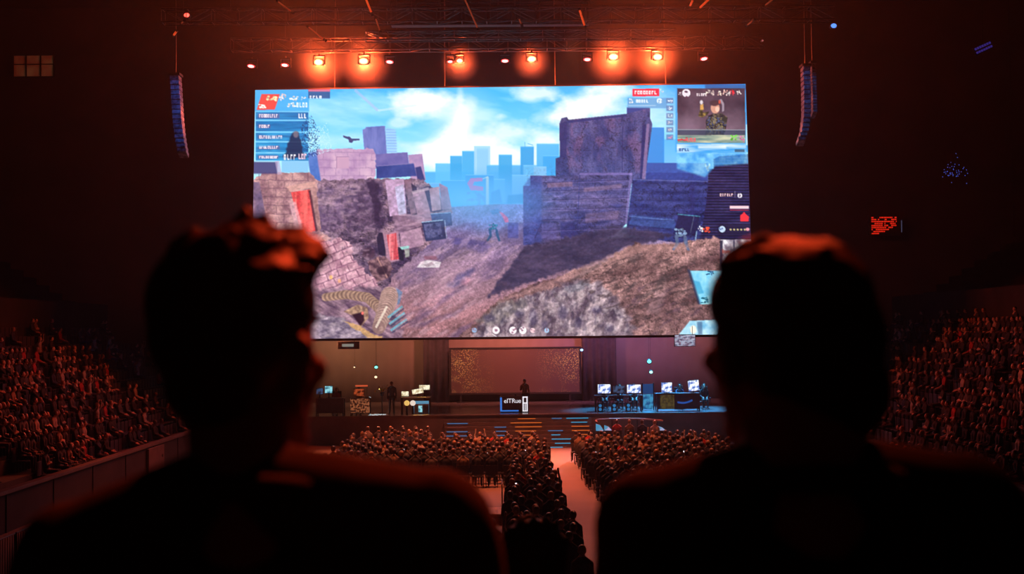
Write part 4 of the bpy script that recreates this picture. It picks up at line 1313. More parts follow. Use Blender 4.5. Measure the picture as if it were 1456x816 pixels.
def line_array(pts, d, label, w):
    top = P(*pts[0], d)
    t = empty('line_array', top)
    tag(t, label, 'loudspeaker')
    world = [P(x, y, d) - top for x, y in pts]
    seg = [(b - a).length for a, b in zip(world, world[1:])]
    total = sum(seg)
    n = 16

    def at(s):
        for a, b, l in zip(world, world[1:], seg):
            if s <= l or b is world[-1]:
                return a + (b - a) * min(1, s / l)
            s -= l
    for k in range(n):
        p, q = at(total * k / n), at(total * (k + 0.84) / n)
        f = k / n
        bm = NB()
        L = (q - p).length
        bx(bm, (-w / 2, -0.3, -L), (w / 2, 0.3, 0), 0.03)
        for gx in (-0.3, 0.3):
            bx(bm, (gx * w - 0.14 * w, -0.325, -L * 0.85), (gx * w + 0.14 * w, -0.3, -L * 0.15))
        bmesh.ops.rotate(bm, cent=(0, 0, 0), matrix=Euler((R(-4 - 22 * f * f), 0, math.atan2(-(q - p).x, L) * 0)).to_matrix(), verts=bm.verts[:])
        bmesh.ops.translate(bm, vec=p, verts=bm.verts[:])
        obj('speaker_cabinet', bm, M_SPKR, t)
    bm = NB(); bx(bm, (-w / 2 - 0.05, -0.35, 0.02), (w / 2 + 0.05, 0.35, 0.14), 0.01); obj('flying_frame', bm, M_BLACK, t)
    bm = NB(); tube(bm, [(0, 0, 0.1), (0, 0, HZ - top.z)], 0.03); obj('hanging_cable', bm, M_STEEL, t)
    return top


la1 = line_array([(250, 109), (252, 140), (254, 170), (257, 195), (262, 222)], 60.0, 'curved hanging speaker array lit blue, beyond the score list of the screen', 0.44)
la2 = line_array([(1145, 96), (1146, 130), (1146, 160), (1143, 185), (1136, 205)], 60.0, 'curved hanging speaker array lit faint blue, beyond the inset picture of the screen', 0.36)
la3 = line_array([(1155, 92), (1156, 125), (1157, 165)], 60.6, 'second thinner speaker array hanging just beside the faint blue one', 0.22)
spot('array_light', (la1.x + 1.5, la1.y - 4.5, la1.z + 0.5), (la1.x, la1.y, la1.z - 1.8), (0.02, 0.22, 1.0), 420, 40, 0.5, 0.1)
spot('array_light', (la2.x - 1.5, la2.y - 4.5, la2.z + 0.5), (la2.x, la2.y, la2.z - 1.8), (0.02, 0.3, 1.0), 260, 40, 0.5, 0.1)

# ------------------------------------------------------------------ things on the far walls
c = P(1257, 320, 92.6)
sbd = empty('score_board', c)
tag(sbd, 'small board with rows of glowing red figures on the far wall, clear of the screen', 'sign')
bm = NB(); bx(bm, (-1.15, 0.0, -0.75), (1.25, 0.35, 0.75), 0.03); obj('case', bm, M_BLACK, sbd)
m = bpy.data.materials.new('red_figures'); m.use_nodes = True
nt = m.node_tree; b = nt.nodes['Principled BSDF']; b.inputs['Base Color'].default_value = (0.02, 0.005, 0.005, 1)
b.inputs['Emission Color'].default_value = (*lin(235, 40, 20), 1); b.inputs['Emission Strength'].default_value = 0.75
rr = random.Random(5)
bm = NB()
for r_ in range(9):
    z = 0.62 - r_ * 0.15
    x, xe = -0.95, (0.95 if r_ < 5 else 0.95 - 0.3 * (r_ - 4))
    while x < xe:
        w = rr.uniform(0.06, 0.22)
        if rr.random() < 0.86:
            bx(bm, (x, -0.03, z - 0.1), (min(x + w, xe), 0.002, z))
        x += w + 0.03
obj('lettering', bm, m, sbd)
bm = NB(); bx(bm, (1.3, -0.02, -0.55), (1.36, 0.05, 0.35)); obj('side_strip', bm, mat('pale_strip', (0.2, 0.2, 0.25), 0.5, 0, 0, 1, 0, lin(70, 70, 95), 0.6), sbd)
bm = NB(); bx(bm, (-0.3, 0.3, -0.3), (0.3, 93.98 - c.y, 0.3)); obj('mount_bracket', bm, M_BLACK, sbd)
c = P(1443, 356, 84)
ex_ = empty('glowing_sign', c)
tag(ex_, 'tiny glowing red sign out at the dark edge of the hall', 'sign')
bm = NB(); bx(bm, (-0.24, -0.03, -0.1), (0.24, 0.01, 0.1), 0.01); obj('panel', bm, mat('red_sign', (0.5, 0.02, 0.02), 0.4, 0, 0, 1, 0, lin(250, 40, 30), 1.0), ex_)
bm = NB(); bx(bm, (-0.28, 0.01, -0.14), (0.28, 0.12, 0.14), 0.01); bx(bm, (-0.05, 0.05, 0.1), (0.05, 0.09, HZ - c.z)); obj('case', bm, M_BLACK, ex_)
c = P(1398, 68, 80)
vs_ = empty('glowing_sign', c)
tag(vs_, 'dim violet slanting sign high in the dark corner', 'sign')
bm = NB()
for k, (z0, z1) in enumerate(((0.05, 0.2), (-0.2, -0.06))):
    for j in range(7):
        bx(bm, (-0.55 + j * 0.17, -0.03, z0), (-0.43 + j * 0.17, 0.01, z1))
bmesh.ops.rotate(bm, cent=(0, 0, 0), matrix=Euler((0, R(-24), 0)).to_matrix(), verts=bm.verts[:])
obj('lettering', bm, mat('violet_sign', (0.1, 0.05, 0.3), 0.4, 0, 0, 1, 0, lin(66, 50, 150), 0.45), vs_)
bm = NB(); bx(bm, (-0.65, 0.01, -0.3), (0.65, 0.12, 0.3), 0.01)
bmesh.ops.rotate(bm, cent=(0, 0, 0), matrix=Euler((0, R(-24), 0)).to_matrix(), verts=bm.verts[:]); bx(bm, (-0.04, 0.05, 0.1), (0.04, 0.09, HZ - c.z)); obj('case', bm, M_BLACK, vs_)
# the dim lit suite high up in the far wall
c = P(48, 94, 93.9)
sw_ = empty('suite_window', c)
tag(sw_, 'dim yellowish lit box window high in the dark wall', 'window')
M_SUITE = mat('suite_light', (0.2, 0.17, 0.1), 0.7, 0, 0.8, 1.6, 0)
m = bpy.data.materials.new('suite_glow'); m.use_nodes = True
nt = m.node_tree; b = nt.nodes['Principled BSDF']; tc = nt.nodes.new('ShaderNodeTexCoord'); n = nt.nodes.new('ShaderNodeTexNoise'); n.inputs['Scale'].default_value = 1.1
nt.links.new(tc.outputs['Object'], n.inputs['Vector']); cr = nt.nodes.new('ShaderNodeValToRGB'); cr.color_ramp.elements[0].position = 0.4; cr.color_ramp.elements[1].position = 0.72
cr.color_ramp.elements[0].color = (0.001, 0.001, 0.001, 1); cr.color_ramp.elements[1].color = (*lin(46, 40, 24), 1)
nt.links.new(n.outputs['Fac'], cr.inputs['Fac']); nt.links.new(cr.outputs['Color'], b.inputs['Emission Color']); b.inputs['Emission Strength'].default_value = 0.6
bm = NB(); bx(bm, (-1.5, 0.0, -0.8), (1.5, 0.04, 0.8)); obj('pane', bm, m, sw_)
bm = NB()
for a in ((-1.62, -0.12, -0.92, 1.62, 0.06, -0.8), (-1.62, -0.12, 0.8, 1.62, 0.06, 0.92), (-1.62, -0.12, -0.8, -1.5, 0.06, 0.8), (1.5, -0.12, -0.8, 1.62, 0.06, 0.8), (-0.6, -0.1, -0.8, -0.52, 0.03, 0.8), (0.5, -0.1, -0.8, 0.58, 0.03, 0.8), (-1.5, -0.1, 0.1, 1.5, 0.03, 0.16)):
    bx(bm, a[:3], a[3:])
obj('frame', bm, M_BLACK, sw_)
# a cluster of faint blue pin lights out in the dark
c = P(1357, 243, 88)
pl = empty('pin_light_cluster', c)
tag(pl, 'cluster of faint blue pin lights on a hanging net in the dark', 'light')
rr = random.Random(3); bm = NB(); bn = NB(); pp = None
for k in range(46):
    p = Vector((rr.gauss(0, 0.45), rr.uniform(-0.1, 0.1), rr.gauss(0, 0.38)))
    ell(bm, p, (0.03, 0.03, 0.03), None, 8)
    tube(bn, [p, (p.x * 0.3, 0, 1.2)], 0.006, 4)
obj('bulb_string', bm, mat('blue_pin', (0.1, 0.1, 0.4), 0.4, 0, 0, 1, 0, lin(70, 90, 190), 0.9), pl)
tube(bn, [(0, 0, 1.2), (0, 0, HZ - c.z)], 0.012, 6); obj('net', bn, M_BLACK, pl)
# ------------------------------------------------------------------ people
PAL = [mat('skin_fair', (0.52, 0.33, 0.24), 0.55, 0, 0.06, 20), mat('skin_tan', (0.28, 0.16, 0.11), 0.55, 0, 0.06, 20), mat('skin_deep', (0.10, 0.055, 0.04), 0.5, 0, 0.06, 20),
       mat('hair_black', (0.022, 0.016, 0.013), 0.36, 0, 0.4, 40), mat('hair_brown', (0.07, 0.036, 0.018), 0.38, 0, 0.4, 40), mat('hair_sandy', (0.24, 0.13, 0.05), 0.5, 0, 0.3, 40), mat('hair_grey', (0.13, 0.11, 0.1), 0.5, 0, 0.3, 40),
       mat('cloth_black', (0.022, 0.02, 0.022), 0.9, 0, 0.3, 14), mat('cloth_charcoal', (0.032, 0.03, 0.032), 0.9, 0, 0.3, 14), mat('cloth_navy', (0.02, 0.026, 0.06), 0.9, 0, 0.3, 14),
       mat('cloth_red', (0.36, 0.03, 0.03), 0.9, 0, 0.2, 14), mat('cloth_tan', (0.2, 0.13, 0.08), 0.9, 0, 0.2, 14), mat('cloth_grey', (0.08, 0.07, 0.07), 0.9, 0, 0.2, 14), mat('cloth_white', (0.34, 0.29, 0.26), 0.9, 0, 0.1, 14),
       mat('denim', (0.05, 0.06, 0.10), 0.9, 0, 0.3, 20), mat('shoe_rubber', (0.03, 0.03, 0.03), 0.6, 0, 0.2, 10)]
SKIN, HAIR, CLOTH = [0, 1, 2], [3, 4, 5, 6], [7, 8, 9, 10, 11, 12, 13]
CNAME = {7: 'black', 8: 'charcoal', 9: 'navy', 10: 'red', 11: 'tan', 12: 'grey', 13: 'white'}
HNAME = {3: 'black-haired', 4: 'brown-haired', 5: 'sandy-haired', 6: 'grey-haired'}


def seated(arms, lean=0.0, turn=0.0, standing=False, bun=False, cap_=False):
    """joints of a figure facing +y with the soles at z = 0"""
    V = Vector
    pr = []
    if not standing:
        hip, sh, nk, hd = V((0, 0, 0.565)), V((0, lean * 0.42 - 0.02, 1.03)), V((0, lean * 0.5, 1.14)), V((0, lean * 0.58 + 0.03, 1.29))
    else:
        hip, sh, nk, hd = V((0, 0, 0.95)), V((0, lean * 0.42 - 0.01, 1.40)), V((0, lean * 0.5, 1.50)), V((0, lean * 0.58 + 0.02, 1.645))
    mid = (hip + sh) / 2
    pr += [('e', hip, (0.175, 0.125, 0.11)), ('c', hip, 0.125, mid, 0.13), ('c', mid, 0.13, sh + V((0, 0.01, -0.06)), 0.135),
           ('e', sh + V((0, 0.0, -0.09)), (0.18, 0.115, 0.13)), ('c', sh + V((-0.165, 0, -0.01)), 0.065, nk + V((-0.03, 0, 0)), 0.05), ('c', sh + V((0.165, 0, -0.01)), 0.065, nk + V((0.03, 0, 0)), 0.05),
           ('c', nk - V((0, 0, 0.06)), 0.062, hd - V((0, 0.02, 0.06)), 0.055)]
    ct, st_ = math.cos(turn), math.sin(turn)
    f = V((-st_, ct, 0))
    pr += [('e', hd, (0.082, 0.1, 0.105), (0, 0, turn)), ('e', hd + f * 0.035 - V((0, 0, 0.06)), (0.062, 0.07, 0.075), (0, 0, turn)), ('c', hd + f * 0.1 - V((0, 0, 0.01)), 0.012, hd + f * 0.118 - V((0, 0, 0.045)), 0.016)]
    r = V((ct, st_, 0))
    for s in (-1, 1):
        pr.append(('e', hd + r * (s * 0.084) - V((0, 0, 0.03)), (0.014, 0.026, 0.034), (0, 0, turn)))
    if bun:
        pr.append(('e', hd - f * 0.105 + V((0, 0, 0.05)), (0.045, 0.045, 0.045)))
    pr.append(('e', hd + V((0, 0, 0.018)) - f * 0.014, (0.095, 0.108, 0.105), (0, 0, turn)))
    hands = []
    for s, a in zip((-1, 1), arms):
        S = sh + V((s * 0.185, 0, -0.02))
        if a == 'lap':
            E, Wr, Hd = S + V((s * 0.03, 0.06, -0.27)), S + V((-s * 0.06, 0.27, -0.345)), S + V((-s * 0.09, 0.345, -0.355))
        elif a == 'up':
            E, Wr, Hd = S + V((s * 0.06, 0.14, 0.18)), S + V((s * 0.02, 0.16, 0.42)), S + V((s * 0.01, 0.17, 0.51))
        elif a == 'phone':
            E, Wr, Hd = S + V((s * 0.03, 0.16, -0.2)), S + V((-s * 0.08, 0.30, -0.01)), S + V((-s * 0.1, 0.33, 0.07))
        elif a == 'chin':
            E, Wr, Hd = S + V((s * 0.0, 0.22, -0.22)), S + V((-s * 0.12, 0.17, 0.0)), S + V((-s * 0.15, 0.14, 0.06))
        elif a == 'cross':
            E, Wr, Hd = S + V((s * 0.035, 0.09, -0.26)), S + V((-s * 0.15, 0.2, -0.2)), S + V((-s * 0.22, 0.19, -0.18))
        else:
            E, Wr, Hd = S + V((s * 0.045, 0.0, -0.28)), S + V((s * 0.05, 0.05, -0.53)), S + V((s * 0.045, 0.07, -0.62))
        pr += [('c', S, 0.062, E, 0.048), ('c', E, 0.047, Wr, 0.034), ('c', Wr, 0.032, Hd, 0.04)]
        hands.append((Wr + (Hd - Wr) * 0.2, Hd))
        ax = (Hd - Wr).normalized()
        sd = ax.cross(V((0, 0, 1)))
        sd = sd.normalized() if sd.length > 0.2 else V((1, 0, 0))
        for q, ln in zip((-0.027, -0.009, 0.009, 0.027), (0.05, 0.062, 0.058, 0.045)):
            pr.append(('c', Hd + sd * q, 0.011, Hd + sd * q + ax * ln + V((0, 0, -0.012)), 0.009))
        pr.append(('c', Wr + ax * 0.03 - sd * 0.03 * s, 0.013, Wr + ax * 0.07 - sd * 0.055 * s, 0.010))
    for s in (-1, 1):
        if not standing:
            H_, K, A = hip + V((s * 0.095, 0.03, -0.025)), V((s * 0.115, 0.44, 0.525)), V((s * 0.12, 0.44, 0.09))
        else:
            H_, K, A = hip + V((s * 0.09, 0.0, -0.04)), V((s * 0.105, 0.02, 0.5)), V((s * 0.115, 0.0, 0.09))
        pr += [('c', H_, 0.09, K, 0.065), ('c', K, 0.063, A, 0.042), ('c', A + V((0, -0.02, -0.04)), 0.045, A + V((s * 0.015, 0.15, -0.055)), 0.036)]
    return pr, dict(hip=hip, sh=sh, nk=nk, hd=hd, f=f, hands=hands, standing=standing)


def paint_mesh(me, J, skin, hair, shirt, trou, bun=False):
    """which part of the one continuous body is skin, hair or clothing"""
    n = len(me.polygons)
    c = np.zeros(n * 3, np.float32)
    me.polygons.foreach_get('center', c)
    c = c.reshape(-1, 3)
    mi = np.full(n, shirt, np.int32)
    hd, nk, f, hip = J['hd'], J['nk'], np.array(J['f']), J['hip']
    rel = c - np.array(hd)
    fr = rel @ f
    z = c[:, 2]
    headz = z > nk.z + 0.015
    near = np.hypot(c[:, 0] - hd.x, c[:, 1] - hd.y) < 0.2
    mi[headz & near] = skin
    hairm = headz & near & (((rel[:, 2] > 0.055) & (fr < 0.088)) | ((fr < 0.0) & (rel[:, 2] > -0.085)) | ((fr < 0.03) & (rel[:, 2] > 0.01)) | (rel[:, 2] > 0.085))
    ear = (np.abs(rel @ np.array((f[1], -f[0], 0))) > 0.088) & (rel[:, 2] < 0.01)
    mi[hairm & ~ear] = hair
    leg = (z < hip.z + (0.02 if J['standing'] else -0.02)) | ((c[:, 1] > 0.14) & (z < hip.z + 0.06) if not J['standing'] else np.zeros(n, bool))
    mi[leg] = trou
    mi[z < 0.095] = 15
    for w, h in J['hands']:
        w, h = np.array(w), np.array(h)
        ax = (h - w) / np.linalg.norm(h - w)
        q = c - w
        along = q @ ax
        rad = np.linalg.norm(q - along[:, None] * ax, axis=1)
        mi[(along > 0) & (along < 0.22) & (rad < 0.07)] = skin
    me.polygons.foreach_set('material_index', mi)


POSES = [(('lap', 'lap'), 0.0, 0.0), (('lap', 'chin'), 0.16, 0.1), (('cross', 'cross'), -0.05, -0.15), (('lap', 'phone'), 0.05, 0.0), (('lap', 'lap'), 0.22, 0.3), (('lap', 'lap'), -0.04, -0.4),
         (('cross', 'lap'), 0.08, 0.15), (('up', 'up'), 0.0, 0.0)]
BASE = []
for i, (arms, lean, turn) in enumerate(POSES):
    pr, J = seated(arms, lean, turn, bun=(i in (4, 6)))
    BASE.append((blob(pr, 0.023, 3), blob(pr, 0.046, 1), J))
VAR = {}


def person_mesh(pose, skin, hair, shirt, trou, fine=True):
    k = (pose, skin, hair, shirt, trou, fine)
    if k not in VAR:
        me = BASE[pose][0 if fine else 1].copy()
        me.name = 'person'
        for x in PAL:
            me.materials.append(x)
        paint_mesh(me, BASE[pose][2], skin, hair, shirt, trou)
        VAR[k] = me
    return VAR[k]


rp_ = random.Random(21)


def pick():
    return (rp_.choices(range(8), [5, 3, 3, 2, 3, 3, 3, 0.0])[0], rp_.choices(SKIN, [6, 3, 1.4])[0], rp_.choices(HAIR, [7, 6, 1.6, 0.8])[0],
            rp_.choices(CLOTH, [9, 5, 3, 1.0, 1.1, 1.6, 0.9])[0], rp_.choice([14, 7, 8]))


# kinds so few variants are needed: draw from a pool of looks
POOL = [pick() for _ in range(44)]
POOL[0] = (7, 0, 5, 13, 14)

# silhouettes of the three watchers: nothing is placed that they hide entirely
HID = [[(212, 380), (240, 330), (330, 300), (430, 340), (452, 400), (455, 560), (440, 640), (560, 662), (640, 692), (700, 760), (722, 830), (-40, 830), (60, 740), (200, 668), (285, 625), (255, 560), (212, 450)],
       [(1004, 440), (1030, 370), (1119, 340), (1200, 360), (1236, 420), (1236, 560), (1300, 592), (1380, 650), (1456, 700), (1500, 830), (845, 830), (855, 760), (905, 660), (1040, 612), (1030, 560)],
       [(705, 820), (708, 770), (735, 735), (780, 735), (812, 770), (815, 820)]]


def inside(poly, x, y):
    s = False
    for (x0, y0), (x1, y1) in zip(poly, poly[1:] + poly[:1]):
        if (y0 > y) != (y1 > y) and x < (x1 - x0) * (y - y0) / (y1 - y0) + x0:
            s = not s
    return s


def visible(p, r):
    """could the head at p, some r pixels wide, show beside the watchers"""
    x, y = project(p)
    if not (-30 < x < 1486 and y < 826):
        return False
    for poly in HID:
        if all(inside(poly, x + dx, y + dy) for dx, dy in ((-r, 0), (r, 0), (0, -r), (0, r))):
            return False
    return True


BEHIND_P, BEHIND_C, BEHIND_S = [], [], []   # the same, wholly behind the watchers or past the frame
PEOPLE, CHAIRS, SEATS = [], [], []          # (distance, x, y, z, turn, label, group[, look])
ROW0, RP, SPX = 60.5, 0.98, 0.585
for r_ in range(36):
    y = ROW0 - r_ * RP
    off = rp_.uniform(-0.2, 0.2)
    # the wide block: seats counted from the aisle
    nmax = 15 if y > 47.2 else 3
    if y < 27.4:
        nmax = 0
    for s_ in range(nmax):
        x = 1.56 - s_ * SPX + off + rp_.gauss(0, 0.03)
        if y < 47.2 and y > 46 and s_ > 0:
            continue
        if y > 57.0 and (x > -3.4 or x < -6.6):
            continue
        hx, hy = x, y = x, ROW0 - r_ * RP + rp_.uniform(-0.07, 0.07)
        vis = visible((hx, hy, 1.25), 16)
        if not vis:
            BEHIND_C.append((y, x, y, 0.0, 0.0))
            if rp_.random() < 0.93:
                BEHIND_P.append((y, hx, y, 0.0, 0.0))
            continue
        if (rp_.random() < 0.07 and y < 50) or (y > 57 and rp_.random() < 0.25):
            CHAIRS.append((y, x, y, 0.0, 0.0, f'empty black floor chair, {nth(s_ + 1)} from the aisle, {nth(r_ + 1)} row, wide block', 'floor chairs in the wide block'))
            continue
        CHAIRS.append((y, x, y, 0.0, 0.0, f'black floor chair, {nth(s_ + 1)} from the aisle, {nth(r_ + 1)} row, wide block', 'floor chairs in the wide block'))
        PEOPLE.append((y, hx, y, 0.0, rp_.gauss(0, 0.05), f'{nth(s_ + 1)} from the aisle, {nth(r_ + 1)} row, wide floor block', 'floor audience in the wide block'))
    for s_ in range(11):
        x = 3.56 + s_ * SPX + off + rp_.gauss(0, 0.03)
        if r_ > 29 or y > 56.9:
            continue
        hx, y = x, ROW0 - r_ * RP + rp_.uniform(-0.07, 0.07)
        if not visible((hx, y, 1.25), 16):
            if y > 33:
                BEHIND_C.append((y, x, y, 0.0, 0.0))
                if rp_.random() < 0.93:
                    BEHIND_P.append((y, hx, y, 0.0, 0.0))
            continue
        CHAIRS.append((y, x, y, 0.0, 0.0, f'black floor chair, {nth(s_ + 1)} from the aisle, {nth(r_ + 1)} row, narrow block', 'floor chairs in the narrow block'))
        if rp_.random() < 0.06:
            continue
        PEOPLE.append((y, hx, y, 0.0, rp_.gauss(0, 0.05), f'{nth(s_ + 1)} from the aisle, {nth(r_ + 1)} row, narrow floor block', 'floor audience in the narrow block'))
for r_ in range(14):                            # the block across the gap, behind a watcher's shoulder
    for s_ in range(8):
        x, y = -2.9 - s_ * SPX + rp_.gauss(0, 0.03), 46.4 - r_ * RP + rp_.uniform(-0.07, 0.07)
        if not visible((x, y, 1.25), 16):
            BEHIND_C.append((y, x, y, 0.0, 0.0))
            if rp_.random() < 0.93:
                BEHIND_P.append((y, x, y, 0.0, 0.0))
for sgn, side in ((-1, 'rail side stand'), (1, 'score board side stand')):
    for k in range(ROWS):
        x = sgn * (ST_X + k * ROW_D + 0.575)
        z = ST_Z + k * ROW_H
        n_ = 0
        y = ST_Y1 - 1.2
        while y > 30:
            y -= 0.56
            n_ += 1
            if n_ % 24 == 0:
                y -= 1.1                        # a stair between the seat blocks
            px_, py_ = project((x, y, z + 1.2))
            if not visible((x, y, z + 1.0), 14) or py_ < 425 or px_ < -15 or px_ > 1471:
                if -500 < px_ < 1956 and py_ > 425:
                    an_ = -math.pi / 2 if sgn < 0 else math.pi / 2
                    BEHIND_S.append((y, x, y, z, an_))
                    if rp_.random() < 0.4:
                        BEHIND_P.append((y, x, y, z, an_))
                continue
            if sgn < 0 and k < 2 and y < 44.5:
                continue                        # the dark way in under the rail
            ang = -math.pi / 2 if sgn < 0 else math.pi / 2
            lab = f'{nth(n_)} from the stage end, {nth(k + 1)} row up, {side}'
            SEATS.append((y, x, y, z, ang, 'dark tip-up seat, ' + lab, 'tip-up seats of the ' + side))
            if sgn < 0:
                occ = 0.78 if px_ < 120 else (0.62 if px_ < 160 else (0.3 if (px_ < 205 or py_ > 560) else 0.10))
                if py_ < 488:
                    occ *= 0.25
            else:
                occ = 0.62 if px_ > 1330 else (0.5 if py_ > 500 else 0.22)
                if py_ < 450:
                    occ *= 0.5
            clu = 0.5 + 0.5 * math.sin(0.55 * y + 1.3 * k + 2.0 * math.sin(0.21 * y + k)) * math.sin(0.9 * k + 0.3 * y)
            occ *= 0.55 + 0.9 * clu
            if rp_.random() < occ:
                PEOPLE.append((math.hypot(x, y), x, y, z, ang + sgn * -rp_.uniform(0.02, 0.2), lab, 'audience in the ' + side))
PEOPLE.sort(); CHAIRS.sort(); SEATS.sort()
print('people', len(PEOPLE), 'chairs', len(CHAIRS), 'seats', len(SEATS))


def joined(name, items, meshfn, mats):
    """the far members of a kind, as one object"""
    VS, FS, LS, MI = [], [], [], []
    nv = 0
    for it in items:
        me = meshfn(it)
        n = len(me.vertices)
        a = np.zeros(n * 3, np.float32); me.vertices.foreach_get('co', a); a = a.reshape(-1, 3)
        c, s = math.cos(it[4]), math.sin(it[4])
        b_ = np.stack([a[:, 0] * c - a[:, 1] * s + it[1], a[:, 0] * s + a[:, 1] * c + it[2], a[:, 2] + it[3] + 0.001], -1)
        lv = np.zeros(len(me.loops), np.int32); me.loops.foreach_get('vertex_index', lv)
        lt_ = np.zeros(len(me.polygons), np.int32); me.polygons.foreach_get('loop_total', lt_)
        mi = np.zeros(len(me.polygons), np.int32); me.polygons.foreach_get('material_index', mi)
        VS.append(b_); FS.append(lv + nv); LS.append(lt_); MI.append(mi); nv += n
    V_, L_, T_, M_ = np.concatenate(VS), np.concatenate(FS), np.concatenate(LS), np.concatenate(MI)
    me = bpy.data.meshes.new(name)
    me.vertices.add(len(V_)); me.vertices.foreach_set('co', V_.astype(np.float32).ravel())
    me.loops.add(len(L_)); me.loops.foreach_set('vertex_index', L_.astype(np.int32))
    me.polygons.add(len(T_)); me.polygons.foreach_set('loop_start', (np.cumsum(T_) - T_).astype(np.int32))
    for x in mats:
        me.materials.append(x)
    me.polygons.foreach_set('material_index', M_)
    me.polygons.foreach_set('use_smooth', [True] * len(T_))
    me.update(calc_edges=True)
    return link(name, me)


NEAREST = 296
LOOK = [POOL[rp_.randrange(len(POOL))] for _ in PEOPLE]
for it, lk in zip(PEOPLE[:NEAREST], LOOK):
    o = link('person', person_mesh(*lk))
    o.location = (it[1], it[2], it[3])
    o.rotation_euler = (0, 0, it[4])
    q_ = rp_.uniform(0.95, 1.05)
    o.scale = (q_, q_, rp_.uniform(0.985, 1.07))
    tag(o, f'{HNAME[lk[2]]} spectator in {CNAME[lk[3]]}, {it[5]}', 'person', it[6])
far = [(*it[:5], lk) for it, lk in zip(PEOPLE[NEAREST:], LOOK[NEAREST:])] + [(*it, POOL[rp_.randrange(len(POOL))]) for it in BEHIND_P]
print('behind', len(BEHIND_P), len(BEHIND_C), len(BEHIND_S))
if far:
    o = joined('crowd', far, lambda it: person_mesh(*it[5], fine=False), PAL)
    tag(o, 'far rows of the seated audience, too many and too small to tell apart', 'crowd', None, 'stuff')

# the floor chair and the tip-up seat
bm = NB()
bx(bm, (-0.235, -0.17, 0.385), (0.235, 0.27, 0.43), 0.015)
bx(bm, (-0.225, -0.235, 0.5), (0.225, -0.205, 0.86), 0.012)
for s in (-1, 1):
    tube(bm, [(s * 0.22, -0.26, 0.0), (s * 0.22, -0.2, 0.42), (s * 0.22, -0.22, 0.84)], 0.012, 6)
    tube(bm, [(s * 0.22, 0.25, 0.0), (s * 0.22, 0.22, 0.39)], 0.012, 6)
chair_me = bpy.data.meshes.new('floor_chair'); bmesh.ops.recalc_face_normals(bm, faces=bm.faces); bm.to_mesh(chair_me); bm.free(); chair_me.materials.append(M_CHAIR)
bm = NB()
bx(bm, (-0.22, -0.15, 0.385), (0.22, 0.26, 0.43), 0.02)
bx(bm, (-0.23, -0.30, 0.40), (0.23, -0.26, 0.9), 0.018)
bx(bm, (-0.2, -0.29, 0.36), (0.2, -0.12, 0.40))
for s in (-1, 1):
    bx(bm, (s * 0.15 - 0.018, -0.23, 0.0), (s * 0.15 + 0.018, -0.15, 0.40))
seat_me = bpy.data.meshes.new('stadium_seat'); bmesh.ops.recalc_face_normals(bm, faces=bm.faces); bm.to_mesh(seat_me); bm.free(); seat_me.materials.append(M_PLAST)
for nm, me, LST, BH, cat, lab in (('floor_chair', chair_me, CHAIRS, BEHIND_C, 'chair', 'far rows of black floor chairs under the audience'), ('stadium_seat', seat_me, SEATS, BEHIND_S, 'seat', 'far rows of dark tip-up seats up both side stands')):
    for it in LST[:NEAREST]:
        o = link(nm, me)
        o.location = (it[1], it[2], it[3] + 0.001)
        o.rotation_euler = (0, 0, it[4])
        tag(o, it[5], cat, it[6])
    if LST[NEAREST:]:
        o = joined('seating' if nm == 'stadium_seat' else 'chair_rows', LST[NEAREST:] + BH, lambda it: me, [me.materials[0]])
        tag(o, lab, cat, None, 'stuff')
# ------------------------------------------------------------------ what stands on the stage
def screen_mat(name, c0, c1, k, sc=5.0):
    m = bpy.data.materials.new(name); m.use_nodes = True
    nt = m.node_tree; b = nt.nodes['Principled BSDF']; b.inputs['Base Color'].default_value = (0.02, 0.02, 0.02, 1)
    tc = nt.nodes.new('ShaderNodeTexCoord'); n = nt.nodes.new('ShaderNodeTexNoise'); n.inputs['Scale'].default_value = sc; n.inputs['Detail'].default_value = 3
    nt.links.new(tc.outputs['Object'], n.inputs['Vector']); cr = nt.nodes.new('ShaderNodeValToRGB')
    cr.color_ramp.elements[0].position = 0.42; cr.color_ramp.elements[1].position = 0.56
    cr.color_ramp.elements[0].color = (*c0, 1); cr.color_ramp.elements[1].color = (*c1, 1)
    nt.links.new(n.outputs['Fac'], cr.inputs['Fac']); nt.links.new(cr.outputs['Color'], b.inputs['Emission Color']); b.inputs['Emission Strength'].default_value = k
    return m


S_BLUE = screen_mat('monitor_blue', lin(70, 110, 190), lin(240, 246, 255), 1.25)
S_WARM = screen_mat('monitor_warm', lin(190, 170, 130), lin(255, 246, 214), 1.1)
S_CYAN = screen_mat('monitor_cyan', lin(40, 110, 130), lin(150, 220, 230), 1.0)
S_DARK = screen_mat('monitor_dark', lin(20, 20, 30), lin(60, 90, 130), 0.8)
S_ORAN = screen_mat('monitor_orange', lin(60, 20, 10), lin(190, 80, 40), 0.7)


def desk(px0, px1, ytop, d, label, front=True, top_m=None, depth=0.8, front_m=None, z0=SZ):
    a, b = P(px0, ytop, d), P(px1, ytop, d)
    t = empty('gaming_desk', ((a.x + b.x) / 2, d, z0))
    tag(t, label, 'desk', 'player desks on the stage')
    w, h = (b.x - a.x) / 2, a.z - z0
    bm = NB(); bx(bm, (-w, 0, h - 0.05), (w, depth, h), 0.012); obj('desk_top', bm, top_m or M_DESK, t)
    if front:
        bm = NB(); bx(bm, (-w + 0.03, 0.03, 0.12), (w - 0.03, 0.06, h - 0.05)); obj('front_panel', bm, front_m or M_DESK, t)
    for sx in (-1, 1):
        for sy in (0.08, depth - 0.08):
            bm = NB(); bx(bm, (sx * (w - 0.06) - 0.03, sy - 0.03, 0.001), (sx * (w - 0.06) + 0.03, sy + 0.03, h - 0.05)); obj('leg', bm, M_BLACK, t)
    return t, h + z0


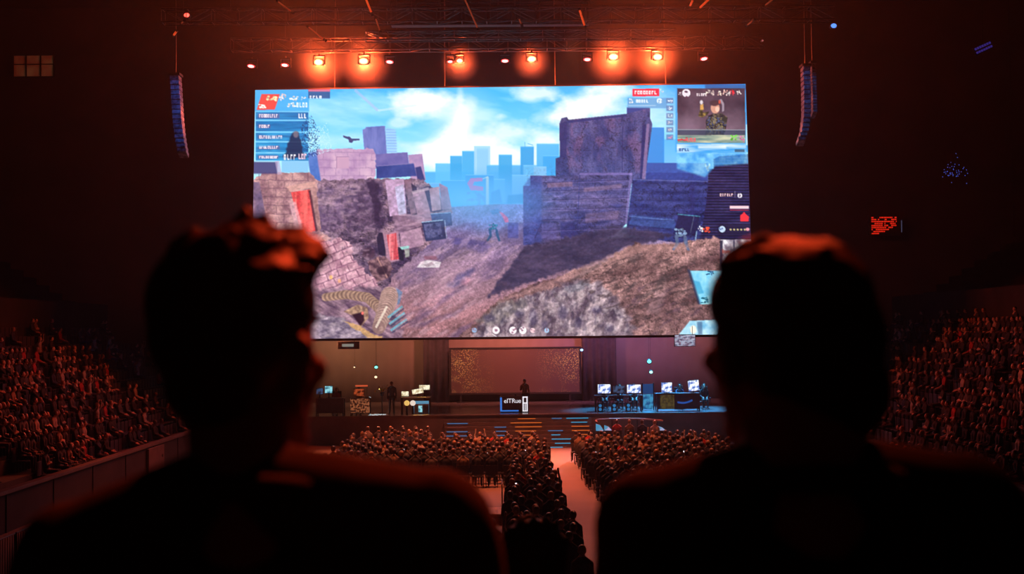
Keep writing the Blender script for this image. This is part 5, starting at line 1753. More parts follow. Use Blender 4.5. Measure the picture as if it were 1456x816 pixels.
def monitor(px0, py0, px1, py1, d, base_z, m, label, tilt=0.0):
    a, b = P(px0, py0, d), P(px1, py1, d)
    w, h = (b.x - a.x) / 2, (a.z - b.z) / 2
    c = (a + b) / 2
    t = empty('monitor', (c.x, d, base_z))
    tag(t, label, 'monitor', 'monitors on the player desks')
    zc = c.z - base_z
    Rm = Euler((0, R(tilt), 0)).to_matrix()
    bm = NB(); bx(bm, (-w, -0.012, -h), (w, 0.0, h)); bmesh.ops.rotate(bm, cent=(0, 0, 0), matrix=Rm, verts=bm.verts[:]); bmesh.ops.translate(bm, vec=(0, 0, zc), verts=bm.verts[:])
    obj('display', bm, m, t)
    bm = NB(); bx(bm, (-w - 0.02, 0.0, -h - 0.02), (w + 0.02, 0.05, h + 0.02), 0.01); bmesh.ops.rotate(bm, cent=(0, 0, 0), matrix=Rm, verts=bm.verts[:]); bmesh.ops.translate(bm, vec=(0, 0, zc), verts=bm.verts[:])
    obj('casing', bm, M_BLACK, t)
    bm = NB(); bx(bm, (-0.03, 0.05, 0.015), (0.03, 0.08, zc)); bx(bm, (-0.14, 0.0, 0.002), (0.14, 0.18, 0.02), 0.006); obj('stand', bm, M_BLACK, t)
    return t


def gaming_chair(x, y, label, rz=math.pi, m=None):
    t = empty('gaming_chair', (x, y, SZ), rz)
    tag(t, label, 'chair', 'high-backed player chairs')
    m = m or M_CHAIR
    bm = NB(); bx(bm, (-0.25, -0.16, 0.36), (0.25, 0.28, 0.43), 0.03); obj('seat', bm, m, t)
    bm = NB(); bx(bm, (-0.25, -0.34, 0.45), (0.25, -0.25, 1.22), 0.04); obj('backrest', bm, m, t)
    bm = NB(); bx(bm, (-0.14, -0.25, 1.06), (0.14, -0.2, 1.2), 0.03); obj('head_cushion', bm, M_BLACK, t)
    for s in (-1, 1):
        bm = NB(); bx(bm, (s * 0.33 - 0.035, -0.1, 0.6), (s * 0.33 + 0.035, 0.2, 0.635), 0.012); bx(bm, (s * 0.33 - 0.02, -0.02, 0.38), (s * 0.33 + 0.02, 0.04, 0.6)); bx(bm, (min(s * 0.2, s * 0.33), -0.02, 0.37), (max(s * 0.2, s * 0.33), 0.04, 0.4)); obj('armrest', bm, M_BLACK, t)
    bm = NB(); cyl(bm, (0, 0.05, 0.08), (0, 0.05, 0.37), 0.03)
    for k in range(5):
        a = k * 2 * math.pi / 5
        cyl(bm, (0, 0.05, 0.08), (0.28 * math.cos(a), 0.05 + 0.28 * math.sin(a), 0.06), 0.022, 0.018, 8)
    obj('base', bm, M_BLACK, t)
    for k in range(5):
        a = k * 2 * math.pi / 5
        bm = NB(); ell(bm, (0.28 * math.cos(a), 0.05 + 0.28 * math.sin(a), 0.032), (0.03, 0.03, 0.031), None, 10); obj('caster', bm, M_BLACK, t)


def player(x, y, look, label, rz=math.pi):
    o = link('person', person_mesh(*look))
    o.location = (x, y, SZ)
    o.rotation_euler = (0, 0, rz)
    tag(o, label, 'person', 'players and hosts on the stage')
    hs = empty('headset', (x, y, SZ), rz)
    tag(hs, 'headset worn by the ' + label.split(',')[0], 'headset')
    hd = BASE[look[0]][2]['hd']
    bm = NB(); tube(bm, [hd + Vector((0.132 * math.cos(a), 0, 0.135 * math.sin(a) + 0.02)) for a in [i * math.pi / 10 for i in range(11)]], 0.012, 6); obj('headband', bm, M_BLACK, hs)
    for s in (-1, 1):
        bm = NB(); ell(bm, hd + Vector((s * 0.142, 0, -0.01)), (0.022, 0.04, 0.045), None, 12); obj('ear_cup', bm, M_BLACK, hs)


def stander(px_, d, look, label, arms=('hang', 'hang'), z=SZ, rz=math.pi, cat='players and hosts on the stage'):
    pr, J = seated(arms, 0.02, 0.1, True)
    me = blob(pr, 0.02, 3)
    for x in PAL:
        me.materials.append(x)
    paint_mesh(me, J, *look[1:])
    o = link('person', me)
    o.location = (P(px_, 560, d).x, d, z)
    o.rotation_euler = (0, 0, rz)
    tag(o, label, 'person', cat)
    return o


# warm lit team side
t, h = desk(448, 489, 566.5, 66.7, 'dark player desk at the far end of the warm lit team side')
monitor(462, 549, 472.6, 558.5, 66.9, h, S_CYAN, 'small cyan monitor on the far warm lit desk')
monitor(450, 552, 459, 560, 66.95, h, S_DARK, 'dark monitor on the far warm lit desk, next to the cyan one')
gaming_chair(P(478, 560, 68.2).x, 68.25, 'high-backed chair behind the far warm lit desk')
player(P(478, 560, 68.2).x, 68.2, (0, 0, 4, 10, 7), 'player in red, behind the far warm lit desk beside a cyan monitor')
M_CHO = mat('orange_chair', (0.5, 0.16, 0.06), 0.7, 0, 0.2, 8)
t, h = desk(497, 526, 565.5, 66.8, 'short player desk with an orange patterned front panel', front_m=screen_mat('desk_pattern', lin(50, 20, 14), lin(190, 110, 70), 0.55, 9.0))
monitor(503, 553, 518, 563, 67.0, h, S_ORAN, 'dull orange monitor on the desk with the patterned front')
tb = empty('desk_lamp', P(514, 549, 67.1)); tb.location.z = h
tag(tb, 'low desk lamp with a flat orange bar over the patterned desk', 'lamp')
za = P(514, 548.5, 67.1).z - h
bm = NB(); bx(bm, (-0.33, -0.05, za - 0.04), (0.33, 0.05, za + 0.04), 0.01); obj('light_bar', bm, mat('orange_bar', (0.6, 0.2, 0.1), 0.4, 0, 0, 1, 0, lin(205, 84, 50), 0.9), tb)
bm = NB(); tube(bm, [(0.3, 0, 0.02), (0.3, 0, za - 0.03)], 0.012); bx(bm, (0.22, -0.08, 0.001), (0.38, 0.08, 0.02)); obj('stem', bm, M_BLACK, tb)
gaming_chair(P(511, 560, 68.4).x, 68.45, 'orange high-backed chair behind the patterned desk', m=M_CHO)
player(P(511, 560, 68.4).x, 68.4, (1, 1, 3, 11, 7), 'player in tan, leaning forward behind the patterned desk')
stander(557, 67.2, (0, 1, 5, 7, 7), 'person in black with sandy hair standing between the warm lit desks')
# flowers on a stand beside the standing person
fl = empty('flower_stand', (P(549, 560, 67.6).x - 0.25, 67.9, SZ))
tag(fl, 'dark stand with a spray of yellow flowers beside the standing person', 'flowers')
bm = NB(); cyl(bm, (0, 0, 0), (0, 0, 0.03), 0.2); cyl(bm, (0, 0, 0.03), (0, 0, 1.05), 0.03); cyl(bm, (0, 0, 0.95), (0, 0, 1.15), 0.08, 0.13); obj('pedestal', bm, M_BLACK, fl)
rr = random.Random(9); bm = NB(); bn = NB()
for k in range(26):
    p = Vector((rr.gauss(0, 0.17), rr.gauss(0, 0.14), 1.33 + rr.gauss(0, 0.1)))
    tube(bm, [(0, 0, 1.12), p], 0.006, 4); ell(bn, p, (0.035, 0.035, 0.025), None, 8)
obj('stem', bm, mat('leaf_green', (0.08, 0.16, 0.05), 0.7), fl); obj('blossom', bn, mat('yellow_petal', (0.8, 0.5, 0.06), 0.6), fl)
t, h = desk(569, 612, 564.5, 66.9, 'bright white-topped player desk with blue glow under it', top_m=M_WHITE, front=False, depth=0.9)
monitor(596, 547.5, 611, 554, 67.3, h, S_WARM, 'pale yellow monitor at the end of the white-topped desk')
monitor(571, 556.5, 581, 563, 67.3, h, S_WARM, 'small warm monitor in the middle of the white-topped desk')
monitor(586, 553, 602, 559.5, 67.1, h, S_WARM, 'tilted pale monitor on the white-topped desk, before the yellow one', -9)
bx_ = empty('computer_case', (P(598, 570, 67.3).x, 67.3, SZ))
tag(bx_, 'white computer case under the white-topped desk', 'computer')
bm = NB(); bx(bm, (-0.12, -0.22, 0.02), (0.12, 0.22, 0.48), 0.015); obj('case', bm, M_WHITE, bx_)
bm = NB(); bx(bm, (-0.1, -0.235, 0.1), (0.1, -0.22, 0.44), 0.005); obj('front_vent', bm, S_CYAN, bx_)
for px_, cc, lab in ((578.5, lin(250, 200, 110), 'round yellow lamp on the stage under the white-topped desk'), (587, lin(250, 230, 215), 'round white lamp on the stage under the white-topped desk')):
    c = P(px_, 573, 67.0)
    g = empty('globe_lamp', (c.x, 67.0, SZ)); tag(g, lab, 'lamp')
    bm = NB(); ell(bm, (0, 0, c.z - SZ), (0.15, 0.15, 0.15)); obj('globe', bm, mat('globe_' + str(int(px_)), cc, 0.4, 0, 0, 1, 0, cc, 0.85), g, True)
    bm = NB(); cyl(bm, (0, 0, 0), (0, 0, max(0.03, c.z - SZ - 0.14)), 0.07, 0.05); obj('base', bm, M_BLACK, g)
bm = NB(); a, b = P(586, 574.5, 67.75), P(612, 570, 67.75)
bx(bm, (a.x, 67.86, a.z), (b.x, 67.92, b.z), 0.01); bx(bm, (a.x + 0.05, 67.87, SZ), (a.x + 0.1, 67.91, b.z)); bx(bm, (b.x - 0.1, 67.87, SZ), (b.x - 0.05, 67.91, b.z))
o = obj('light_panel', bm, mat('blue_glow', (0.2, 0.4, 0.6), 0.4, 0, 0, 1, 0, lin(96, 160, 196), 0.7)); tag(o, 'long blue glowing panel behind the white-topped desk', 'light')

# the sign box, the host and the speckled wall's middle
a, b = P(711, 563.5, 67.4), P(752, 577, 67.4)
c = ((a.x + b.x) / 2, 67.4, SZ)
ds = empty('host_desk', c)
tag(ds, 'low sign desk with white lettering and a blue glow at the middle of the stage', 'desk')
w = (b.x - a.x) / 2; hh = a.z - SZ
bm = NB(); bx(bm, (-w, 0, 0.002), (w, 0.5, hh), 0.015); obj('body', bm, M_DESK, ds)
bm = NB(); bx(bm, (-w, -0.02, 0.06), (-w + 0.10, 0, hh - 0.06)); bx(bm, (-w + 0.1, -0.02, 0.06), (w * 0.28, 0.0, 0.13)); obj('glow_edge', bm, mat('blue_edge', (0.1, 0.3, 0.7), 0.4, 0, 0, 1, 0, lin(50, 120, 215), 0.9), ds)
M_LET = mat('white_lettering', (0.9, 0.9, 0.95), 0.4, 0, 0, 1, 0, lin(240, 236, 244), 0.95)
fc2 = bpy.data.curves.new('lettering', 'FONT'); fc2.body = 'eITRue'; fc2.size = 0.34; fc2.extrude = 0.006; fc2.space_character = 0.95
tmp = bpy.data.objects.new('tmp', fc2); COL.objects.link(tmp)
dg = bpy.context.evaluated_depsgraph_get(); lm = bpy.data.meshes.new_from_object(tmp.evaluated_get(dg)); bpy.data.objects.remove(tmp)
lo = link('lettering', lm, ds); lm.materials.append(M_LET); lo.rotation_euler = (R(90), 0, 0); lo.location = (-w + 0.2, -0.012, hh - 0.36)
bm = NB(); x0, x1, z0, z1, q = w * 0.56, w * 0.92, 0.05, hh - 0.02, 0.07
for bb in ((x0, z0, x0 + q, z1), (x1 - q, z0, x1, z1), (x0, z1 - q, x1, z1), (x0, (z0 + z1) / 2 - q / 2 + 0.05, x1, (z0 + z1) / 2 + q / 2 + 0.05), ((x0 + x1) / 2 - 0.025, z0 + 0.02, (x0 + x1) / 2 + 0.025, (z0 + z1) / 2), (x0, z0, x1, z0 + 0.05)):
    bx(bm, (bb[0], -0.025, bb[1]), (bb[2], -0.001, bb[3]))
obj('emblem', bm, M_LET, ds)
stander(746, 68.6, (0, 0, 4, 11, 8), 'host in tan standing behind the low sign desk, one arm raised', ('hang', 'phone'))

# blue lit team side
t, h = desk(846, 914, 562.5, 67.0, 'long dark player desk by the steps on the blue lit team side', front=False)
for i, (x0, y0, x1, y1, m_, lab) in enumerate([(850, 546.5, 868, 559, S_BLUE, 'glaring blue-white monitor at the steps end of the long dark desk'), (872, 549, 889, 558.5, S_DARK, 'dark monitor in the middle of the long dark desk'), (891.5, 547, 911, 558.5, S_BLUE, 'bright monitor at the far end of the long dark desk')]):
    monitor(x0, y0, x1, y1, 67.2, h, m_, lab)
for px_, lk, lab in ((859, (0, 0, 3, 9, 7), 'player in navy behind the first monitor of the long dark desk'), (880.5, (2, 1, 4, 9, 7), 'player in navy with crossed arms behind the dark middle monitor'), (901, (0, 0, 3, 7, 7), 'player in black behind the last monitor of the long dark desk')):
    gaming_chair(P(px_, 560, 68.6).x, 68.6, 'high-backed chair of the ' + lab)
    player(P(px_, 560, 68.6).x, 68.55, lk, lab)
for k, px_ in enumerate((853, 873, 893)):
    c = P(px_, 575, 67.35)
    g = empty('computer_case', (c.x, 67.35, SZ)); tag(g, f'computer case with blue fans under the long dark desk, {_words[k]} from the steps', 'computer')
    bm = NB(); bx(bm, (-0.14, -0.2, 0.002), (0.14, 0.2, 0.46), 0.015); obj('case', bm, M_BLACK, g)
    bm = NB()
    for z in (0.13, 0.33):
        cyl(bm, (0, -0.215, z), (0, -0.2, z), 0.085, n=16)
    obj('fan', bm, mat('blue_fan', (0.1, 0.3, 0.5), 0.4, 0, 0, 1, 0, lin(40, 130, 190), 0.75), g)
# a stepped blue glass block between the two desks
a, b = P(914, 546, 68.0), P(929, 586, 68.0)
g = empty('glass_divider', ((a.x + b.x) / 2, 68.0, SZ)); tag(g, 'glowing blue upright divider between the two blue lit desks', 'divider')
w = (b.x - a.x) / 2
bm = NB(); bx(bm, (-w, 0, 0.9), (w, 0.06, a.z - SZ), 0.01); obj('upper_pane', bm, mat('blue_pane', (0.1, 0.25, 0.4), 0.3, 0, 0.2, 3, 0, lin(22, 66, 120), 0.8), g)
bm = NB(); bx(bm, (-w, 0, 0.05), (w, 0.06, 0.88), 0.01); obj('lower_pane', bm, screen_mat('blue_steps', lin(20, 90, 150), lin(70, 170, 220), 0.7, 4.0), g)
bm = NB()
for s in (-1, 1):
    bx(bm, (s * (w + 0.03) - 0.03, -0.02, 0.002), (s * (w + 0.03) + 0.03, 0.08, a.z - SZ + 0.05))
obj('frame', bm, M_BLACK, g)
t, h = desk(933, 996, 559.5, 66.8, 'tall-fronted dark player desk at the outer end of the blue lit team side', depth=0.85)
w_ = (P(996, 560, 66.8).x - P(933, 560, 66.8).x) / 2
bm = NB(); bx(bm, (-w_ + 0.22, 0.0, 0.14), (-w_ + 0.98, 0.03, h - SZ - 0.08), 0.01); obj('lit_panel', bm, screen_mat('desk_olive', lin(46, 40, 26), lin(104, 92, 44), 0.55, 7.0), t)
bm = NB(); tube(bm, [(-w_ + 1.15 + 0.1 * k, 0.015, 0.5 - 0.09 * math.sin(k / 8 * math.pi) + 0.012 * k) for k in range(9)], 0.05, 8); obj('light_tube', bm, mat('blue_tube', (0.05, 0.15, 0.5), 0.4, 0, 0, 1, 0, lin(32, 84, 170), 0.8), t)
for (x0, y0, x1, y1, m_, lab, tl) in [(940.5, 544, 955.5, 557.5, S_BLUE, 'bright monitor at the inner end of the tall-fronted desk', 0), (978.5, 541, 994, 555.5, S_BLUE, 'glaring white tilted monitor at the outer end of the tall-fronted desk', -6)]:
    monitor(x0, y0, x1, y1, 67.0, h, m_, lab, tl)
for px_, lk, lab in ((966, (1, 1, 3, 9, 7), 'player in navy between the two monitors of the tall-fronted desk'), (1001, (0, 0, 4, 8, 7), 'player in charcoal past the outer end of the tall-fronted desk')):
    gaming_chair(P(px_, 560, 68.5).x, 68.5, 'high-backed chair of the ' + lab)
    player(P(px_, 560, 68.5).x, 68.45, lk, lab)

# the pit below the blue lit side: a curved rail, wedges, crew
c = P(838, 620, 63.6)
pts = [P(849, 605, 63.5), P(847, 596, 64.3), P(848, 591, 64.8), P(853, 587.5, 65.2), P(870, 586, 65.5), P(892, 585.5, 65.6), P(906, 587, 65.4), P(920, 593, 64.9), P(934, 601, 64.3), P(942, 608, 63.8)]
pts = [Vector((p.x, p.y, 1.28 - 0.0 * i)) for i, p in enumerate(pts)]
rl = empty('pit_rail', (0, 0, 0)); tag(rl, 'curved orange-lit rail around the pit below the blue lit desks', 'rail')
bm = NB(); tube(bm, pts, 0.045, 8); obj('top_rail', bm, mat('orange_lit_rail', (0.6, 0.3, 0.2), 0.4, 0.2, 0.1, 4), rl, True)  # orange light on the rail is put into its colour
for p in pts[::2]:
    bm = NB(); tube(bm, [(p.x, p.y, 0.0), (p.x, p.y, 1.26)], 0.025, 8); obj('post', bm, M_BLACK, rl)
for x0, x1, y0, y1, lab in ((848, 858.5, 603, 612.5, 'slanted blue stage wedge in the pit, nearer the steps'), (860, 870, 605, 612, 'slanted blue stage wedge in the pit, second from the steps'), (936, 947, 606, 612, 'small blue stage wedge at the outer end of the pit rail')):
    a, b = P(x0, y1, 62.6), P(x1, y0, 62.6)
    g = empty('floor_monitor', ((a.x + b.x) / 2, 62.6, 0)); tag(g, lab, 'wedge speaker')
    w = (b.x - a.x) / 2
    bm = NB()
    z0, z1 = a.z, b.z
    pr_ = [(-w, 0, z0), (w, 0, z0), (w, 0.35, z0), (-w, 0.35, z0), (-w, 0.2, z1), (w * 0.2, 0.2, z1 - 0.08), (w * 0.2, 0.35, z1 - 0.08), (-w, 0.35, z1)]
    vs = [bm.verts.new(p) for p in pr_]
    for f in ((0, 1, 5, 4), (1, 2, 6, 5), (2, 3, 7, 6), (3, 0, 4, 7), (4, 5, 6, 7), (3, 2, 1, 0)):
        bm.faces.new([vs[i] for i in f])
    obj('grille', bm, mat('wedge_blue', (0.2, 0.5, 0.7), 0.4, 0, 0, 1, 0, lin(60, 160, 205), 0.75), g)  # blue light on the wedge, put in as a glowing grille
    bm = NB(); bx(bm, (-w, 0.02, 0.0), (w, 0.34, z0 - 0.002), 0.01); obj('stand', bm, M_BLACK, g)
for px_, d_, lk, lab in ((877, 63.3, (0, 0, 4, 10, 7), 'crew member in red seated in the pit behind the blue wedges'), (895, 63.2, (0, 0, 5, 11, 7), 'crew member in tan seated in the pit beside one in red'), (913, 63.0, (0, 1, 4, 9, 7), 'crew member in navy seated in the pit by the curved rail'), (931, 62.6, (0, 0, 5, 13, 7), 'crew member in white seated at the outer corner of the pit')):
    x = P(px_, 600, d_).x
    o = link('person', person_mesh(*lk)); o.location = (x, d_, 0); tag(o, lab, 'person', 'crew in the pit')
    o = link('floor_chair', chair_me); o.location = (x, d_, 0.001); tag(o, 'chair of the ' + lab, 'chair', 'crew chairs in the pit')

# a camera platform in the gap of the wide block, and phones in the crowd
x0, x1 = P(668, 730, 40).x, P(716, 730, 40).x
cp = empty('camera_platform', (0, 0, 0)); tag(cp, 'low pale wooden platform in the gap of the wide floor block', 'platform')
zt = P(690, 722.5, 40).z
M_PLY = mat('pale_plywood', (0.55, 0.42, 0.36), 0.6, 0, 0.12, 2)
bm = NB(); bx(bm, (x0 - 0.9, 38.7, zt - 0.08), (x1, 40.2, zt), 0.01); obj('deck', bm, M_PLY, cp)
bm = NB(); bx(bm, (x0 - 0.85, 38.76, 0.0), (x1 - 0.05, 40.15, zt - 0.08)); obj('skirt', bm, mat('grey_skirt', (0.22, 0.22, 0.28), 0.7, 0, 0.1, 3), cp)
bm = NB()
for y in (38.75, 40.15):
    tube(bm, [(x1 - 0.04, y, zt), (x1 - 0.04, y, zt + 0.9)], 0.02)
tube(bm, [(x1 - 0.04, 38.75, zt + 0.9), (x1 - 0.04, 40.15, zt + 0.9)], 0.02)
obj('railing', bm, M_STEEL, cp)
o = link('person', person_mesh(3, 1, 3, 8, 14)); o.location = (P(700, 750, 30.5).x, 30.5, 0); tag(o, 'camera operator in charcoal seated before the pale wooden platform', 'person', 'crew on the floor')
o = link('floor_chair', chair_me); o.location = (P(700, 750, 30.5).x, 30.5, 0.001); tag(o, 'black chair of the operator before the pale wooden platform', 'chair', 'crew chairs on the floor')
o = link('person', person_mesh(0, 0, 5, 12, 14)); o.location = (P(826, 790, 27).x, 26.6, 0); tag(o, 'sandy-haired spectator in grey alone at the edge of the aisle near the watchers', 'person', 'floor audience in the wide block')
o = link('floor_chair', chair_me); o.location = (P(826, 790, 27).x, 26.6, 0.001); tag(o, 'black floor chair alone at the edge of the aisle near the watchers', 'chair', 'floor chairs in the wide block')
M_PH = mat('phone_glow', (0.9, 0.9, 1), 0.3, 0, 0, 1, 0, lin(255, 240, 250), 1.3)
M_PHC = mat('phone_case', (0.02, 0.02, 0.025), 0.4, 0, 0.1, 8)
np_ = 0
for it, lk in zip(PEOPLE[:NEAREST], LOOK):
    if lk[0] != 3 or it[3] > 0.1 or np_ >= 9:
        continue
    np_ += 1
    Hd = BASE[3][2]['hands'][1][1]
    q = Matrix.Rotation(it[4], 3, 'Z') @ (Hd + Vector((0, 0.075, 0.06)))
    t = empty('smartphone', (it[1] + q.x, it[2] + q.y, it[3] + q.z), it[4])
    tag(t, 'lit phone held by the spectator ' + it[5].replace(' floor block', ' block'), 'phone', 'lit phones in the audience')
    bm = NB(); bx(bm, (-0.05, -0.012, -0.032), (0.05, 0.0, 0.032), 0.004); obj('display', bm, M_PH, t)
    bm = NB(); bx(bm, (-0.055, 0.0, -0.037), (0.055, 0.01, 0.037), 0.003); obj('case', bm, M_PHC, t)
# crowd barriers standing on the floor by the parapet
for k in range(3):
    y0 = 28.6 + k * 2.15
    g = empty('crowd_barrier', (-12.0, y0, 0)); tag(g, f'steel crowd barrier on the floor by the rail side stand, {_words[k]} from the watchers', 'barrier', 'crowd barriers by the parapet')
    bm = NB(); tube(bm, [(0, 0, 0.2), (0, 0, 1.15), (0, 2.05, 1.15), (0, 2.05, 0.2), (0, 0, 0.2)], 0.024, 8); obj('frame', bm, M_RAIL, g)
    bm = NB()
    for j in range(1, 14):
        tube(bm, [(0, 2.05 * j / 14, 0.2), (0, 2.05 * j / 14, 1.15)], 0.008, 5)
    obj('bars_lattice', bm, M_RAIL, g)
    for y in (0.25, 1.8):
        bm = NB(); bx(bm, (-0.3, y - 0.03, 0.0), (0.3, y + 0.03, 0.03)); bx(bm, (-0.02, y - 0.02, 0.02), (0.02, y + 0.02, 0.21)); obj('foot', bm, M_RAIL, g)

# a small projector hanging at the screen's lower edge, its pale slot turned to the hall
pj = empty('projector', P(495, 491, 66.2)); tag(pj, 'small hanging projector with a pale slot, under the screen on the warm lit team side', 'projector')
bm = NB(); bx(bm, (-0.55, 0.0, -0.2), (0.55, 0.5, 0.2), 0.03); obj('housing', bm, mat('projector_case', (0.10, 0.085, 0.08), 0.6, 0, 0.1, 5), pj)
bm = NB(); bx(bm, (-0.32, -0.015, -0.07), (0.3, 0.0, 0.08), 0.005); obj('lens_slot', bm, mat('pale_slot', (0.5, 0.5, 0.5), 0.4, 0, 0, 1, 0, lin(140, 138, 128), 0.8), pj)
bm = NB(); tube(bm, [(0.3, 0.25, 0.19), (0.3, 0.25, 0.9)], 0.02); obj('hanging_pole', bm, M_BLACK, pj)
# ------------------------------------------------------------------ the three watchers in front
M_SK = mat('watcher_skin', (0.5, 0.31, 0.24), 0.55, 0, 0.06, 30, 0.05)
M_HR = mat('watcher_hair', (0.10, 0.05, 0.03), 0.5, 0, 0.4, 60, 0.2)
M_HR2 = mat('watcher_dark_hair', (0.035, 0.024, 0.02), 0.55, 0, 0.4, 60, 0.2)
M_SH1 = mat('watcher_shirt', (0.09, 0.075, 0.07), 0.95, 0, 0.15, 25, 0.1)
M_SH2 = mat('watcher_dark_shirt', (0.035, 0.03, 0.032), 0.95, 0, 0.2, 25, 0.1)
M_TR = mat('watcher_trousers', (0.03, 0.032, 0.05), 0.95, 0, 0.2, 25, 0.1)
M_SHOE = mat('watcher_shoe', (0.04, 0.04, 0.04), 0.6, 0, 0.2, 10)
M_EYE = mat('eye_white', (0.85, 0.83, 0.8), 0.25, 0, 0, 1)
M_IRIS = mat('eye_iris', (0.08, 0.05, 0.03), 0.2, 0, 0, 1)


def hand(wr, fwd, side, palm_dn):
    """palm, four bent fingers of unequal length and a thumb, resting on the thigh"""
    pr = [('c', wr, 0.026, wr + fwd * 0.045, 0.030), ('e', wr + fwd * 0.07, (0.042, 0.045, 0.017))]
    inn = side
    for q, ln in zip((-0.031, -0.0105, 0.0105, 0.031), (0.078, 0.09, 0.084, 0.066)):
        a = wr + fwd * 0.105 + inn * q
        b = a + fwd * ln * 0.5 + palm_dn * 0.006
        c = b + fwd * ln * 0.3 + palm_dn * 0.022
        d = c + fwd * ln * 0.12 + palm_dn * 0.02
        pr += [('c', a - fwd * 0.03, 0.0105, b, 0.009), ('c', b, 0.009, c, 0.0085), ('c', c, 0.0085, d, 0.0075)]
    t0 = wr + fwd * 0.04 + inn * 0.032
    pr += [('c', t0, 0.013, t0 + fwd * 0.035 + inn * 0.024, 0.011), ('c', t0 + fwd * 0.035 + inn * 0.024, 0.011, t0 + fwd * 0.066 + inn * 0.03 + palm_dn * 0.01, 0.009)]
    return pr


def watcher(name_label, H, yaw, shL, shR, floor_z, hair_prims, mats, group=None, collar=True, headscale=1.0, neck_r=0.06, lean=0.0, ear_k=1.0):
    """H: the middle of the skull; shL, shR: shoulder joints from it; yaw: turn of the head (+ looks to the score list side)"""
    V = Vector
    t = empty('person', (H.x, H.y, floor_z))
    tag(t, name_label, 'person', group)
    org = V((H.x, H.y, floor_z))
    h = H - org
    cy, sy = math.cos(yaw), math.sin(yaw)
    f, r = V((-sy, cy, 0)), V((cy, sy, 0))
    u = V((0, 0, 1))
    k = headscale
    hp = lambda x, y, z: h + r * (x * k) + f * (y * k) + u * (z * k)
    rot = (0, 0, yaw)
    head = [('e', hp(0, 0, 0.01), (0.074 * k, 0.094 * k, 0.092 * k), rot), ('e', hp(0, 0.03, -0.055), (0.064 * k, 0.068 * k, 0.075 * k), rot), ('c', hp(-0.02, 0.072, -0.112), 0.022, hp(0.02, 0.072, -0.112), 0.022),
            ('c', hp(-0.058, 0.0, -0.07), 0.018, hp(-0.02, 0.07, -0.11), 0.02), ('c', hp(0.058, 0.0, -0.07), 0.018, hp(0.02, 0.07, -0.11), 0.02),
            ('c', hp(0, 0.094, 0.0), 0.009, hp(0, 0.114, -0.042), 0.013), ('e', hp(-0.014, 0.1, -0.046), (0.01, 0.012, 0.008), rot), ('e', hp(0.014, 0.1, -0.046), (0.01, 0.012, 0.008), rot),
            ('c', hp(-0.04, 0.082, 0.022), 0.012, hp(0.04, 0.082, 0.022), 0.012), ('c', hp(-0.018, 0.092, -0.076), 0.0085, hp(0.018, 0.092, -0.076), 0.0085), ('c', hp(-0.016, 0.09, -0.088), 0.009, hp(0.016, 0.09, -0.088), 0.009),
            ('e', hp(-0.05, 0.065, -0.035), (0.02, 0.02, 0.018), rot), ('e', hp(0.05, 0.065, -0.035), (0.02, 0.02, 0.018), rot)]
    for s in (-1, 1):
        head += [('e', hp(s * 0.081, -0.008, -0.02), (0.010, 0.020 * ear_k, 0.032 * ear_k), (0, R(10) * s, yaw + R(22) * s)), ('e', hp(s * 0.078, -0.002, -0.046), (0.009, 0.013, 0.014), rot)]
    nb = h + V(((shL.x + shR.x) / 2 * 0.55, -0.035, -0.148 * k))
    neck = [('c', hp(0, -0.02, -0.06), neck_r * 0.92, nb, neck_r), ('c', nb, neck_r, nb - u * 0.07, neck_r + 0.01)]
    SL, SR = h + shL, h + shR
    mid = (SL + SR) / 2
    hip = V((mid.x, mid.y - 0.0 - lean, 0.575))
    chest = V((mid.x, mid.y + 0.01, mid.z - 0.14))
    waist = V((mid.x, (mid.y + hip.y) / 2, (mid.z + hip.z) / 2 - 0.05))
    torso = [('e', chest, (0.185, 0.115, 0.17)), ('c', chest, 0.13, waist, 0.125), ('e', waist, (0.165, 0.115, 0.14)), ('e', hip, (0.18, 0.13, 0.12)), ('c', waist, 0.125, hip, 0.13),
             ('c', SL, 0.056, nb + V((-0.02, 0.0, -0.02)), 0.052), ('c', SR, 0.056, nb + V((0.02, 0.0, -0.02)), 0.052), ('c', SL + V((0.04, 0, -0.05)), 0.08, SR + V((-0.04, 0, -0.05)), 0.08)]
    arms, hands = [], []
    for s, S in ((-1, SL), (1, SR)):
        E = S + V((s * 0.035, 0.03, -0.29))
        Wr = V((hip.x + s * 0.115, hip.y + 0.26, hip.z + 0.115))
        arms += [('c', S, 0.06, E, 0.046), ('c', E, 0.045, Wr, 0.03)]
        fw_ = V((-s * 0.12, 1, -0.03)).normalized()
        hands += hand(Wr, fw_, V((-s, 0, 0)), V((0, 0, -1)))
    legs, feet = [], []
    for s in (-1, 1):
        Hj, K, A = hip + V((s * 0.095, 0.02, -0.02)), V((hip.x + s * 0.13, hip.y + 0.44, 0.53)), V((hip.x + s * 0.135, hip.y + 0.43, 0.1))
        legs += [('c', Hj, 0.09, K, 0.064), ('c', K, 0.062, A, 0.042)]
        feet += [('c', A + V((0, -0.03, -0.055)), 0.04, A + V((s * 0.02, 0.14, -0.062)), 0.034)]
    body = blob(head + neck + torso + arms + hands + legs + [(p[0], p[1], p[2] * 0.85, p[3], p[4] * 0.85) for p in feet], 0.0065, 6)
    body.name = 'body'
    body.materials.append(M_SK)
    link('body', body, t)
    hair_m, shirt_m = mats
    hm = blob([(p[0], hp(*p[1]), *[tuple(q * k for q in x) if isinstance(x, tuple) else x for x in p[2:3]], rot) if p[0] == 'e' else ('c', hp(*p[1]), p[2] * k, hp(*p[3]), p[4] * k) for p in hair_prims], 0.006, 3)
    hm.materials.append(hair_m)
    link('hair', hm, t)
